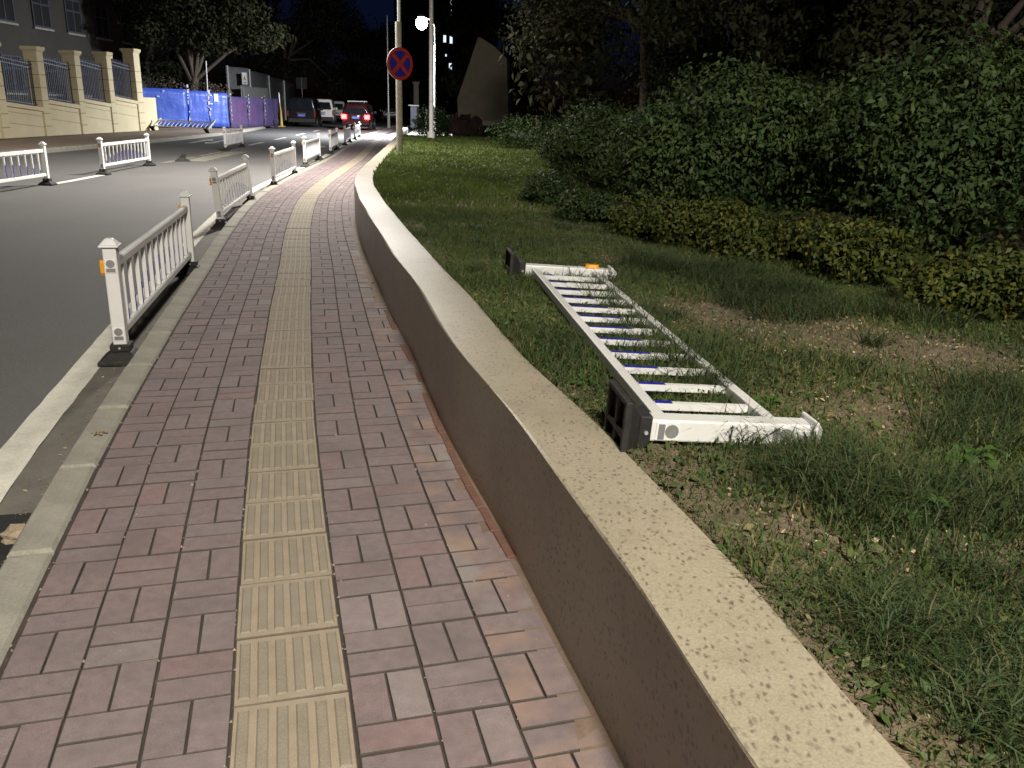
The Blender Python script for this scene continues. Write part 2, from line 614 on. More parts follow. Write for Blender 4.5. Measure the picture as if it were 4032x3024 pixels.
LE = Curve([(-13.2, -6), (-13.35, 10), (-13.5, 22), (-13.6, 30), (-14.0, 38), (-14.7, 46), (-16.2, 56), (-18, 66), (-20.5, 80), (-24.5, 100), (-32, 140)], .5)
rv, rf = [], []
ys = np.concatenate([np.arange(-6, 60, .5), np.arange(60, 139, 2)])
for i, y in enumerate(ys):
    t = T.at_y(y) if y > -3 else 0
    r = T.off(t, KO - .1) if y > -3 else np.array([T.off(0, KO - .1)[0], y])
    rv += [(LE.x_at(y) - .1, y, ROAD_Z), (r[0], r[1], ROAD_Z)]
    if i:
        rf.append((2 * i - 2, 2 * i - 1, 2 * i + 1, 2 * i))
road = MB(); road.add(rv, rf)
road = tag(road.obj('road', 'asphalt'), kind='structure')
ribbon('gutter', T, KO - .335, KO - .12, ROAD_Z + .004, 'gutter', .6, T.at_y(70), .3, road, .012)
ribbon('edge_line', T, KO - .495, KO - .335, ROAD_Z + .008, 'line', T.at_y(2.75), T.at_y(60), .15, road, .008)
MED = Curve([(-8.3, 4), (-8.62, 15), (-8.85, 18.6), (-9.12, 21.7), (-9.72, 28.8), (-10.25, 33), (-11.2, 42), (-13, 58), (-15.5, 75)], .2)
for y0, y1 in ((8.5, 12.5), (15.9, 18.4), (22.2, 25), (25.6, 28.2), (32.9, 36), (38.5, 41.5), (45, 48), (52, 55)):
    ribbon('lane_line', MED, -.08, .08, ROAD_Z + .006, 'line_y' if y0 > 20 and y0 < 28 else 'line', MED.at_y(y0), MED.at_y(y1), .2, road, .02)
# worn scrape of old paint along the middle
ribbon('lane_line', MED, .16, .75, ROAD_Z + .004, 'line_y', MED.at_y(23.2), MED.at_y(28.5), .2, road, .05)


def arrow(x, y, rz, flip=1):
    m = MB()
    c, s_ = math.cos(rz), math.sin(rz)
    P = [(-.08, 0), (.08, 0), (.08, 2.6), (.32, 2.5), (0, 3.9), (-.32, 2.5), (-.08, 2.6)]
    m.add([(x + c * a - s_ * b, y + s_ * a + c * b, ROAD_Z + .007) for a, b in P], [tuple(range(7))])
    m.obj('arrow_marking', 'line', road)


arrow(-7.3, 30.5, R(7))
arrow(-12.4, 36.8, R(187))
arrow(-12.6, 33.2, R(7))

# kerb of separate stones
kerb = tag(empty('kerb'), kind='structure')
t = 0.0
KM = {}
while t < T.at_y(75):
    L = .75 if t < T.at_y(30) else 1.5
    key = (L, random.randrange(3))
    if key not in KM:
        m = MB(); j = [random.uniform(-.004, .004) for _ in range(3)]
        m.cbox(-.075 + j[0], .075, -L / 2 + .004, L / 2 - .004 + j[1], -.16, 0, .012)
        KM[key] = m.mesh('kerb_stone', 'kerb')
    o = link('kerb_stone', KM[key], kerb)
    d = T.tan(t + L / 2)
    p = T.off(t + L / 2, KO - .078)
    o.location = (p[0], p[1], random.uniform(-.004, .004))
    o.rotation_euler = (0, 0, math.atan2(-d[0], d[1]) + random.uniform(-.004, .004))
    t += L

# pavement bed, bricks, tactile tiles
pv, pf = [], []
tt = np.arange(0.2, T.at_y(75), .25)
for i, t in enumerate(tt):
    a = T.off(t, KO)
    y = T.pos(t)[1]
    if y < 43:
        w = WC.pos(WC.at_y(y - .2)) + np.array([.05, 0])
    else:
        w = T.off(t, 1.0)
    pv += [(a[0], a[1], -.0075), (w[0], w[1], -.0075)]
    if i:
        pf.append((2 * i - 2, 2 * i - 1, 2 * i + 1, 2 * i))
pm = MB(); pm.add(pv, pf)
pave = tag(pm.obj('pavement', 'mortar'), kind='structure')

BM = {}
for st in (0, 1):
    m = MB(); m.cbox(-.048, .048, -.098, .098, -.03, 0, .002)
    m.mi = [0 if all(abs(m.v[i][2]) < 1e-6 for i in f) else 1 for f in m.f]
    BM[st] = m.mesh('brick', ['brick_st' if st else 'brick', 'joint'])
brk = []
P_ = .2035
for r in range(int(T.at_y(75) / P_)):
    tc = (r + .5) * P_
    if tc < .25: continue
    d = T.tan(tc)
    rz = math.atan2(-d[0], d[1])
    y0 = T.pos(tc)[1]
    for c in (-3, -2, -1, 1, 2, 3, 4):
        off = math.copysign(.152 + .1018 + (abs(c) - 1) * P_, c)
        if c == -3: off += .002
        p = T.off(tc, off)
        if c > 0 and y0 < 43:
            # keep clear of the wall
            wx = WC.x_at(p[1])
            if p[0] + .1 > wx + .02:
                q_ = T.off(tc, off - .0508)
                if q_[0] + .05 < wx + .015:      # cut course of single bricks along the wall
                    loc = q_
                    brk.append((loc[0], loc[1], random.gauss(0, .001), rz + random.gauss(0, .008), 1 if y0 < 9 else 0, random.gauss(0, .007), random.gauss(0, .005)))
                continue
        elif c == 4 and y0 >= 43:
            continue
        lng = (r + c) % 2
        for k in (-1, 1):
            if lng:
                loc = T.off(tc, off + k * .0508); ang = rz
            else:
                q = T.off(tc + k * .0508, off); loc = q; ang = rz + math.pi / 2
            stain = 1 if (c >= 3 and y0 < 9) else 0
            brk.append((loc[0], loc[1], max(-.0022, min(.0022, random.gauss(0, .0012))), ang + random.gauss(0, .008), stain, random.gauss(0, .007), random.gauss(0, .005)))


def inframe(x, y, z, mrg=40):
    d = Vector((x, y, z - CAM_H))
    D = d.dot(fw)
    if D < .1: return False, 1e9
    px = 2016 + FPX * d.dot(RT) / D
    py = 1512 - FPX * d.dot(UP) / D
    return (-mrg < px < 4032 + mrg and -mrg < py < 3024 + mrg), D


vis = sorted(((inframe(b[0], b[1], 0), i) for i, b in enumerate(brk)), key=lambda q: (not q[0][0], q[0][1]))
single = {i for (_, i) in vis[:300]}
rest = {0: ([], [], []), 1: ([], [], [])}
for i, b in enumerate(brk):
    eu = Euler((b[5], b[6], b[3]))
    if i in single:
        o = link('brick', BM[b[4]], pave)
        o.location = b[:3]
        o.rotation_euler = eu
    else:
        Mx = Matrix.Translation(b[:3]) @ eu.to_matrix().to_4x4()
        V, F, MI = rest[b[4]]
        MI += [p.material_index for p in BM[b[4]].polygons]
        o0 = len(V)
        V += [tuple(Mx @ v.co) for v in BM[b[4]].vertices]
        F += [tuple(o0 + k for k in p.vertices) for p in BM[b[4]].polygons]
for st in (0, 1):
    if rest[st][0]:
        m = MB(); m.add(rest[st][0], rest[st][1]); m.mi = rest[st][2]
        tag(m.obj('paving_bricks', ['brick_st' if st else 'brick', 'joint'], pave), kind='stuff')

m = MB()
m.cbox(-.1485, .1485, -.1485, .1485, -.03, 0, .0025)
m.mi = [0 if all(abs(m.v[i][2]) < 1e-6 for i in f) else 2 for f in m.f]
m.cur = 1
for k in range(6):
    x = -.122 + k * .0488
    m.frustum(x - .0165, x + .0165, -.128, .128, -.001, x - .011, x + .011, -.122, .122, .0042)
TM = m.mesh('tactile_tile', ['tile', 'tile_bar', 'tile_edge'])
t = .35
while t < T.at_y(48):
    o = link('tactile_tile', TM, pave)
    d = T.tan(t)
    p = T.pos(t)
    o.location = (p[0] + random.gauss(0, .0015), p[1], random.gauss(.0005, .0012))
    o.rotation_euler = (random.gauss(0, .004), random.gauss(0, .004), math.atan2(-d[0], d[1]) + random.gauss(0, .006))
    t += .302

gn = 900
gr_ = np.random.default_rng(9)
GV, GF_ = [], []
tet = np.array([[1, 0, -.4], [-.5, .87, -.4], [-.5, -.87, -.4], [0, 0, .8]])
for k in range(gn):
    t_ = 1.2 + 14 * gr_.random() ** 1.5
    o_ = gr_.choice([-.76, -.56, -.355, -.153, .153, .355, .56, .7]) + gr_.normal() * (.006 if gr_.random() < .75 else .05)
    p = T.off(t_, o_)
    sz_ = .0025 + .004 * gr_.random() ** 3
    M_ = tet * sz_ * (1 + .5 * gr_.random((4, 1)))
    a_ = gr_.random() * 6.28
    ca, sa = math.cos(a_), math.sin(a_)
    for v in M_: GV.append((p[0] + v[0] * ca - v[1] * sa, p[1] + v[0] * sa + v[1] * ca, v[2] + .001))
    GF_ += [(4 * k, 4 * k + 2, 4 * k + 1), (4 * k, 4 * k + 1, 4 * k + 3), (4 * k + 1, 4 * k + 2, 4 * k + 3), (4 * k + 2, 4 * k, 4 * k + 3)]
q = MB(); q.add(GV, GF_); tag(q.obj('grit', 'rubble'), 'pale grit lying in the joints of the brick pavement', 'grit', kind='stuff')

ribbon('mortar_smear', WC, -.075, .02, -.0015, 'smear', .2, WC.at_y(12), .12, pave, .03)
eb = MB(); eb.cbox(-.016, .016, -.098, .098, -.02, .006, .003); ebm = eb.mesh('edging_brick', 'terracotta')
t = WC.at_y(2.72)
while t < WC.at_y(6.3):
    if random.random() < .85:
        o = link('edging_brick', ebm, pave); p = WC.off(t, -.024 + random.gauss(0, .003)); d = WC.tan(t)
        o.location = (p[0], p[1], random.gauss(0, .0015)); o.rotation_euler = (0, 0, math.atan2(-d[0], d[1]) + random.gauss(0, .02))
    t += .203

# drain pit with broken edge, bottom left
d0 = a2(-6, 1175, ROAD_Z)
m = MB(); m.box(-.12, .1, -.3, .24, ROAD_Z - .003, ROAD_Z + .010)
pit = m.obj('drain_cover', 'dark'); pit.location = (d0.x - .02, d0.y - .02, 0); pit.rotation_euler = (0, 0, R(14))
tag(pit, 'black drain opening where the white edge line ends, bottom left', 'drain')
rub_p = a2(40, 1168, ROAD_Z)


def chunk(name, loc, r, mat, seed, flat=.6, parent=None):
    rr = random.Random(seed)
    bpy_m = bpy.data.meshes.new(name)
    import bmesh
    bm = bmesh.new()
    bmesh.ops.create_icosphere(bm, subdivisions=2, radius=r)
    for v in bm.verts:
        k = 1 + rr.uniform(-.28, .28)
        v.co = Vector((v.co.x * k * 1.2, v.co.y * k, v.co.z * k * flat))
    bm.to_mesh(bpy_m); bm.free()
    bpy_m.materials.append(MAT[mat])
    o = link(name, bpy_m, parent)
    o.location = loc
    return o


tag(chunk('rubble', (rub_p.x, rub_p.y, ROAD_Z + .025), .05, 'rubble', 1), 'crumbled concrete lump at the drain opening beside the kerb', 'rubble')
rb = a2(278, 805, ROAD_Z)
tag(chunk('rubble', (rb.x, rb.y, ROAD_Z + .01), .028, 'rubble', 3, .4), 'small flat bit of debris beside the foot of the nearest guardrail', 'rubble')

gl_r = np.random.default_rng(19)
GV = []
for k in range(420):
    t_ = T.at_y(2.8 + 22 * gl_r.random() ** 1.4)
    p = T.off(t_, KO - .17 - abs(gl_r.normal()) * .05)
    a_ = gl_r.random() * 6.28; z_ = .004 + .01 * gl_r.random() ** 2
    for u, v in ((-1, -.3), (.2, -.6), (1, .2), (-.1, .55)):
        GV.append((p[0] + z_ * (u * math.cos(a_) - v * math.sin(a_)), p[1] + z_ * (u * math.sin(a_) + v * math.cos(a_)), ROAD_Z + .0065 + .006 * gl_r.random()))
q = link('gutter_litter', np_mesh('gutter_litter', np.array(GV), np.arange(len(GV)).reshape(-1, 4), 'litter'))
tag(q, 'dead leaf bits and grit lying along the gutter', 'litter', kind='stuff')

# far side pavement
m = MB(); V, F = [], []
ys2 = np.arange(-6, 80, 1.0)
for i, y in enumerate(ys2):
    x = LE.x_at(y)
    V += [(x - .22, y, .05), (x - 12, y, .06)]
    if i: F.append((2 * i - 2, 2 * i, 2 * i + 1, 2 * i - 1))
m.add(V, [f[::-1] for f in F])
fp = tag(m.obj('far_pavement', 'far_pave'), kind='structure')
fk = tag(empty('far_kerb'), kind='structure')
for i in range(0, 66):
    y = -3 + i
    x = LE.x_at(y + .5)
    dx = LE.x_at(y + 1) - LE.x_at(y)
    if i == 0:
        q = MB(); q.cbox(-.11, .11, -.495, .495, -.2, .06, .015); fkm = q.mesh('kerb_stone', 'kerb')
    o = link('kerb_stone', fkm, fk)
    o.location = (x - .11, y + .5, random.uniform(-.006, .006)); o.rotation_euler = (0, 0, math.atan2(-dx, 1))

# ------------------------------------------------------------------ retaining wall
ws = np.arange(0, WC.L, .12)
TH = .262
V, F = [], []
n = 6
for i, t in enumerate(ws):
    prof = [(0, -.2), (0, WALL_H - .005), (.005, WALL_H), (TH - .008, WALL_H), (TH, WALL_H - .01), (TH, -.1)]
    for k, (o_, z) in enumerate(prof):
        p = WC.off(t, o_ + (0.004 * math.sin(t * 3.1 + k) if k < 5 else 0))
        V.append((p[0], p[1], z + (.003 * math.sin(t * 2.3 + k) if z > .3 else 0)))
    if i:
        a, b = (i - 1) * n, i * n
        for k in range(n - 1):
            F.append((a + k, a + k + 1, b + k + 1, b + k)[::-1])
F.append(tuple(range(n))); F.append(tuple((len(ws) - 1) * n + k for k in range(n))[::-1])
m = MB(); m.add(V, F)
rw = m.obj('retaining_wall', 'wall')
tag(rw, 'low beige speckled stone wall curving between brick pavement and garden', 'wall')

# ------------------------------------------------------------------ garden ground
def soil_h(x, y):
    return SOIL_Z + .03 * (lattice_noise(x, y, .55, 3) - .5) + .012 * (lattice_noise(x, y, 4, 4) - .5) + np.clip((y - 14) / 40, 0, 1) * .1


gy = np.concatenate([np.arange(-3, 9, .08), np.arange(9, 31, .4)])
gt = np.concatenate([np.arange(0, 5, .08), np.arange(5, 30, .7)])
Vx = np.zeros((len(gy), len(gt), 3))
for i, y in enumerate(gy):
    x0 = WC.x_at(y) + TH * 1.03 - .012
    xs = x0 + gt
    yy = np.full_like(xs, y)
    z = soil_h(xs, yy)
    z[:3] = SOIL_Z + .008
    Vx[i] = np.stack([xs, yy, z], 1)
idx = np.arange(len(gy) * len(gt)).reshape(len(gy), len(gt))
Fq = np.stack([idx[:-1, :-1], idx[:-1, 1:], idx[1:, 1:], idx[1:, :-1]], -1).reshape(-1, 4)
so = link('garden_soil', np_mesh('garden_soil', Vx.reshape(-1, 3), Fq, 'soil', True))
tag(so, kind='structure')
m = MB(); V, F = [], []
for i, y in enumerate(np.arange(30.6, 92, 2.0)):
    x = float(WC.x_at(y)) + TH if y < 43.9 else float(T.x_at(y)) + 1.3
    V += [(x, y, .12), (40, y, .12)]
    if i: F.append((2 * i - 2, 2 * i - 1, 2 * i + 1, 2 * i))
m.add(V, F)
tag(m.obj('driveway', 'gutter'), kind='structure')


# grass
def blades(x, y, h, w, lean, mat, name, seed, label):
    r = np.random.default_rng(seed)
    N = len(x)
    z = soil_h(x, y) - .004
    a = r.random(N) * 2 * np.pi
    b = r.random(N) * 2 * np.pi
    ln = lean * (.3 + r.random(N)) * h
    dx, dy = np.cos(a) * w / 2, np.sin(a) * w / 2
    lx, ly = np.cos(b) * ln, np.sin(b) * ln
    V = np.zeros((N, 5, 3))
    V[:, 0] = np.stack([x - dx, y - dy, z], 1)
    V[:, 1] = np.stack([x + dx, y + dy, z], 1)
    mz = z + h * .62
    V[:, 2] = np.stack([x + dx * .8 + lx * .35, y + dy * .8 + ly * .35, mz], 1)
    V[:, 3] = np.stack([x - dx * .8 + lx * .35, y - dy * .8 + ly * .35, mz], 1)
    V[:, 4] = np.stack([x + lx, y + ly, z + h * (1 - .35 * np.minimum(1, lean * .6))], 1)
    o = (np.arange(N) * 5)[:, None]
    Q = o + np.array([[0, 1, 2, 3]])
    Tt = o + np.array([[3, 2, 4, 4]])
    # triangles written as their own polygons
    me = bpy.data.meshes.new(name)
    V = V.reshape(-1, 3).astype(np.float32)
    me.vertices.add(len(V)); me.vertices.foreach_set('co', V.ravel())
    loops = np.concatenate([Q, o + np.array([[3, 2, 4]])], 1).astype(np.int32)
    me.loops.add(loops.size); me.loops.foreach_set('vertex_index', loops.ravel())
    me.polygons.add(2 * N)
    ls = np.stack([np.arange(N) * 7, np.arange(N) * 7 + 4], 1).ravel().astype(np.int32)
    me.polygons.foreach_set('loop_start', ls)
    me.materials.append(MAT[mat]); me.update(calc_edges=True)
    ob = link(name, me)
    tag(ob, label, 'grass', kind='stuff')
    return ob


def scatter(n, y0, y1, t1, seed, dens):
    r = np.random.default_rng(seed)
    y = y0 + (y1 - y0) * r.random(n)
    x = WC.x_at(y) + TH + .005 + t1 * r.random(n)
    k = dens(x, y) > r.random(n)
    return x[k], y[k]


def bare(x, y):
    """0 where soil shows through, 1 in thick turf"""
    nz = .6 * lattice_noise(x, y, 1.15, 11) + .4 * lattice_noise(x, y, 3.3, 12)
    d = np.clip((nz - .02) * 3.6, .5, 1)
    for px, py, rr, k in ((1540, 680, .55, .97), (1700, 690, .5, .97), (1830, 750, .5, .93), (1910, 900, .28, .93), (2050, 760, .35, .9), (1700, 1130, .13, .8), (2130, 1230, .15, .85), (1930, 1000, .12, .7), (2120, 800, .3, .8), (1220, 490, .45, .7), (1340, 560, .3, .7), (1100, 520, .4, .5)):
        q_ = a2(px, py, SOIL_Z); cx, cy = q_.x, q_.y
        d = d * (1 - k * np.exp(-((x - cx) ** 2 + (y - cy) ** 2) / (rr * rr)))
    return d


x, y = scatter(420000, .6, 9, 4.2, 21, lambda x, y: bare(x, y) * np.clip(1.25 - (y - 2) / 9, .35, 1))
r_ = np.random.default_rng(5)
hh = (.022 + .05 * r_.random(len(x)) ** 1.6) * (.6 + .9 * lattice_noise(x, y, 1.7, 15))
blades(x, y, hh, .0028 + .0022 * r_.random(len(x)), .9, 'grass', 'grass', 31, 'patchy short grass over the garden soil beside the wall')
x, y = scatter(175000, 6, 31, 8, 22, lambda x, y: np.clip(1.1 - (y - 9) / 40, .3, 1) * np.clip((y - 6) / 5, 0, 1) * np.where(y < 10, np.clip(1.6 - (x - WC.x_at(y)) / 2.2, 0, 1), 1))
hh = (.05 + .05 * r_.random(len(x))) * np.clip((y - 3) / 8, .4, 1)
blades(x, y, hh, .011 + .008 * r_.random(len(x)), .7, 'grass_far', 'lawn', 32, 'even green lawn running up to the sign pole')


# long dark grass: foreground right corner and clumps before the hedge
def tufts(cs, seed, name, label):
    r = np.random.default_rng(seed)
    X, Y, H = [], [], []
    for cx, cy, rad, n, h in cs:
        a = r.random(n) * 2 * np.pi
        q = rad * np.sqrt(r.random(n))
        X.append(cx + q * np.cos(a)); Y.append(cy + q * np.sin(a)); H.append(h * (.55 + .6 * r.random(n)))
    X, Y, H = map(np.concatenate, (X, Y, H))
    k = X > WC.x_at(Y) + TH + .02
    return blades(X[k], Y[k], H[k], .0024 + .0024 * r.random(k.sum()), 1.5, 'tuft', name, seed, label)


tc_ = []
rr_ = random.Random(3)
for _ in range(130):
    y = rr_.uniform(.7, 1.75)
    x = WC.x_at(y) + TH + .07 + 1.5 * rr_.random() ** 1.1
    tc_.append((x + .1, y, rr_.uniform(.06, .2), rr_.randint(140, 320), rr_.uniform(.05, .12)))
for _ in range(26):
    y = rr_.uniform(1.7, 2.6); x = WC.x_at(y) + TH + .45 + 1.7 * rr_.random()
    tc_.append((x, y, rr_.uniform(.05, .12), rr_.randint(60, 160), rr_.uniform(.06, .13)))
for px, py in ((1500, 600), (1560, 620), (1620, 660), (1690, 690), (1750, 680), (1450, 590), (1650, 640), (1580, 590), (1720, 640), (1400, 575), (1900, 680), (2000, 700), (2150, 870), (2180, 900), (2100, 950), (1840, 1060), (1880, 1090), (1800, 1040), (2060, 1090)):
    p = a2(px, py, SOIL_Z)
    tc_.append((p.x, p.y, .2, 420, .16))
for _ in range(46):
    k_ = rr_.random(); p = a2(1270 + 290 * k_ + rr_.uniform(-60, 60), 600 + 270 * k_, SOIL_Z)
    tc_.append((p.x, p.y, .05, rr_.randint(14, 40), rr_.uniform(.1, .2)))
for _ in range(40):
    y = rr_.uniform(2.2, 8); x = WC.x_at(y) + TH + .1 + 3 * rr_.random()
    tc_.append((x, y, rr_.uniform(.05, .12), rr_.randint(40, 110), rr_.uniform(.07, .12)))
x_, y_ = scatter(60000, .6, 7, 3.6, 77, lambda x, y: np.clip(bare(x, y) + .1, 0, 1) * np.clip(1.2 - y / 7, .15, 1))
r_ = np.random.default_rng(78)
n_g = len(x_)
P = np.stack([x_, y_, soil_h(x_, y_) + .004 + .035 * r_.random(n_g) ** 1.5], 1)
nn = r_.normal(size=(n_g, 3)) * .7 + np.array([0, 0, 1.]); nn /= np.linalg.norm(nn, axis=1)[:, None]
u = np.cross(nn, r_.normal(size=(n_g, 3))); u /= np.linalg.norm(u, axis=1)[:, None]
w_ = np.cross(nn, u)
L_ = (.006 + .014 * r_.random(n_g) ** 2)[:, None]
V = np.stack([P - u * L_, P + w_ * L_ * .5, P + u * L_, P - w_ * L_ * .5], 1).reshape(-1, 3)
gc_ = link('ground_cover', np_mesh('ground_cover', V, np.arange(4 * n_g).reshape(-1, 4), 'grass'))
tag(gc_, 'tiny leaved ground cover mixed into the garden grass', 'ground cover', kind='stuff')
tufts(tc_, 41, 'long_grass', 'clumps of long dark grass in the garden before the hedge')

# dry litter on the bare soil
r_ = np.random.default_rng(55)
N = 32000
y = .8 + 7.5 * r_.random(N) ** 1.3
x = WC.x_at(y) + TH + .01 + 3.6 * r_.random(N)
k = (1.15 - bare(x, y)) > r_.random(N)
x, y = x[k], y[k]; N = len(x)
a = r_.random(N) * 6.283
sz = .003 + .009 * r_.random(N) ** 3
z = soil_h(x, y) + .004 + .012 * r_.random(N)
c_, s_ = np.cos(a), np.sin(a)
tl = (r_.random((N, 4)) - .5) * .012
V = np.stack([np.stack([x + sz * (c_ * u - s_ * v), y + sz * (s_ * u + c_ * v), z + tl[:, i]], 1) for i, (u, v) in enumerate(((-1, -.25), (.2, -.5), (1, .2), (-.1, .5)))], 1)
lt = link('leaf_litter', np_mesh('leaf_litter', V.reshape(-1, 3), np.arange(4 * N).reshape(-1, 4), 'litter'))
tag(lt, 'dry straw and leaf bits strewn over the bare soil', 'litter', kind='stuff')


# ------------------------------------------------------------------ foliage
def leaf_cloud(clumps, n, size, seed, shell=.55, droop=.2, asp=.5):
    r = np.random.default_rng(seed)
    vol = np.array([c[1][0] * c[1][1] + c[1][0] * c[1][2] for c in clumps])
    ci = r.choice(len(clumps), n, p=vol / vol.sum())
    C = np.array([c[0] for c in clumps])[ci]
    A = np.array([c[1] for c in clumps])[ci]
    d = r.normal(size=(n, 3)); d /= np.linalg.norm(d, axis=1)[:, None]
    # lumps on the outline
    lump = 1 + .16 * np.sin(d[:, 0] * 5 + ci) * np.sin(d[:, 1] * 6 + ci * 2) + .1 * np.sin(d[:, 2] * 9 + ci * 3) + r.normal(size=n) * .05
    rad = (shell + (1 - shell) * r.random(n) ** .6) * lump
    P = C + d * A * rad[:, None]
    nn = d + r.normal(size=(n, 3)) * .75 + np.array([0, 0, .25])
    nn /= np.linalg.norm(nn, axis=1)[:, None]
    u = np.cross(nn, r.normal(size=(n, 3))); u /= np.linalg.norm(u, axis=1)[:, None]
    w = np.cross(nn, u)
    L = size * (.6 + .7 * r.random(n))[:, None]
    sag = np.array([0, 0, -1.0]) * L * droop
    V = np.stack([P - u * L * .5, P + w * L * asp * .5 + nn * L * .06, P + u * L * .5 + sag, P - w * L * asp * .5 + nn * L * .06], 1)
    return V.reshape(-1, 3), np.arange(4 * n).reshape(-1, 4)


def shrub(name, base, clumps, n, size, mat, label, cat, seed, group=None, stems=5, shell=.55, asp=.5):
    """clumps relative to base"""
    root = empty(name, base)
    V, F = leaf_cloud(clumps, n, size, seed, shell, asp=asp)
    link('crown', np_mesh('crown', V, F, mat), root)
    rr = random.Random(seed)
    for k in range(stems):
        c = clumps[rr.randrange(len(clumps))]
        e = Vector(c[0]) + Vector((rr.uniform(-.5, .5) * c[1][0], rr.uniform(-.5, .5) * c[1][1], rr.uniform(0, .5) * c[1][2]))
        b0 = Vector((c[0][0] * .5 + rr.uniform(-.06, .06), c[0][1] * .5 + rr.uniform(-.06, .06), -.05))
        mid = b0.lerp(e, .5) + Vector((rr.uniform(-.05, .05), rr.uniform(-.05, .05), .05))
        q = MB(); q.tube([b0, mid, e], [.022, .015, .006], 6)
        q.obj('stem', 'bark', root)
    tag(root, label, cat, group)
    return root


def tree(name, base, h, clumps, n, size, label, seed, trunk=.16, mat='tree', group=None, shell=.3, limbs=7, fork=.45):
    root = empty(name, base)
    V, F = leaf_cloud(clumps, n, size, seed, shell)
    link('crown', np_mesh('crown', V, F, mat), root)
    q = MB(); rr = random.Random(seed)
    j = lambda s_: Vector((rr.uniform(-s_, s_), rr.uniform(-s_, s_), 0))
    p = [Vector((0, 0, -.2)), Vector((0, 0, h * .2)) + j(.1), Vector((0, 0, h * fork)) + j(.2), Vector((0, 0, h * .8)) + j(.4)]
    q.tube(p, [trunk * 1.25, trunk, trunk * .75, trunk * .25], 10)
    q.obj('trunk', 'bark', root, True)
    for k in range(limbs):
        c = clumps[k % len(clumps)]
        e = Vector(c[0]) + Vector((rr.uniform(-.3, .3) * c[1][0], rr.uniform(-.3, .3) * c[1][1], 0))
        s0 = p[1].lerp(p[2], rr.uniform(.3, 1))
        md = s0.lerp(e, .5) + Vector((0, 0, .12 * h * rr.random()))
        q = MB(); q.tube([s0, md, e], [trunk * .5, trunk * .3, trunk * .08], 7)
        q.obj('limb', 'bark', root, True)
    tag(root, label, 'tree', group)
    return root


# low clipped hedge row (separate plants grown together)
hl = ['dark thin end of the low hedge nearest the sign pole', 'low hedge bush with dry bare twigs, second from the sign pole end', 'low hedge bush behind the cap of the fallen guardrail far post',
      'yellow-green hedge bush with brightest tips before the big round shrub', 'yellow-green hedge bush left of the gap in the low hedge', 'low yellow-green hedge bush right of the gap', 'low dark hedge bush at the right edge of the picture']
hp = [(1170, 452, .8), (1280, 490, .9), (1400, 520, .9), (1520, 545, 1.05), (1665, 575, 1.1), (1900, 620, 1.15), (2120, 690, 1.2)]
for i, (px, py, sc) in enumerate(hp):
    b = a2(px, py - 12, SOIL_Z)
    cl = [((random.uniform(-.5, .5) * .5 * sc, random.uniform(-.2, .2), .13 * sc + random.uniform(-.05, .1)), (.3 * sc * random.uniform(.6, 1.1), .24 * sc, .17 * sc * random.uniform(.7, 1.2))) for _ in range(7)]
    shrub('hedge_plant', b, cl, 6500, .042, 'hedge' if i > 1 else 'shrub', hl[i], 'hedge', 60 + i, 'low clipped hedge', shell=.45, asp=.55)

# round shrubs behind
def dome(w, d, h, k, seed):
    rr = random.Random(seed)
    cl = [((0, 0, h * .48), (w * .46, d * .46, h * .5))]
    for _ in range(k):
        a = rr.uniform(0, 6.28)
        cl.append(((math.cos(a) * w * .3, math.sin(a) * d * .3, h * rr.uniform(.3, .68)), (w * .24, d * .24, h * .28)))
    return cl


b = aty(1290 * 1.8228, 390 * 1.8228, 11.8); b.z = SOIL_Z + .02
shrub('round_shrub', b, dome(1.5, 1.4, 1.12, 6, 1), 13000, .055, 'shrub', 'small round clipped shrub left of the two big shrubs', 'shrub', 71, 'round shrubs behind the hedge', shell=.7)
b = aty(1570 * 1.8228, 470 * 1.8228, 8.6); b.z = SOIL_Z
shrub('round_shrub', b, dome(2.35, 2.2, 1.5, 9, 2), 26000, .06, 'shrub', 'big round shrub in the middle of the garden, glossy leaves', 'shrub', 72, 'round shrubs behind the hedge', shell=.72)
b = aty(2060 * 1.8228, 520 * 1.8228, 7.4); b.z = SOIL_Z
shrub('round_shrub', b, dome(2.7, 2.4, 1.72, 10, 3), 34000, .06, 'shrub', 'largest round shrub, cut off by the right edge', 'shrub', 73, 'round shrubs behind the hedge', shell=.72)
b = aty(1245 * 1.8228, 290 * 1.8228, 18); b.z = SOIL_Z
shrub('round_shrub', b, dome(1.6, 1.3, .62, 7, 4), 6000, .07, 'shrub', 'low dark bush on the lawn before the stone slab', 'shrub', 74, 'round shrubs behind the hedge', shell=.6)
b = aty(1150 * 1.8228, 270 * 1.8228, 23); b.z = SOIL_Z
shrub('clipped_hedge', b, [((0, 0, .45), (1.2, .6, .45)), ((1.6, .2, .5), (1.3, .6, .5)), ((3.2, .4, .5), (1.3, .6, .5))], 9000, .08, 'shrub', 'clipped dark hedge beyond the lawn right of the stone slab', 'hedge', 75)
b = aty(1530, 480, 40); b.z = .2
shrub('clipped_hedge', (-4.0, 40, .2), [((0, 0, .6), (.9, .8, .7)), ((1.0, .5, .5), (.8, .7, .6))], 6000, .1, 'shrub', 'dark bush behind the sign pole, left of the white pole', 'shrub', 76)

# trees behind the garden
def crown(w, d, h, z, k, seed):
    rr = random.Random(seed)
    return [((rr.uniform(-.5, .5) * w, rr.uniform(-.5, .5) * d, z + rr.uniform(-.5, .5) * h), (w * rr.uniform(.16, .27), d * rr.uniform(.16, .27), h * rr.uniform(.16, .26))) for _ in range(k)]


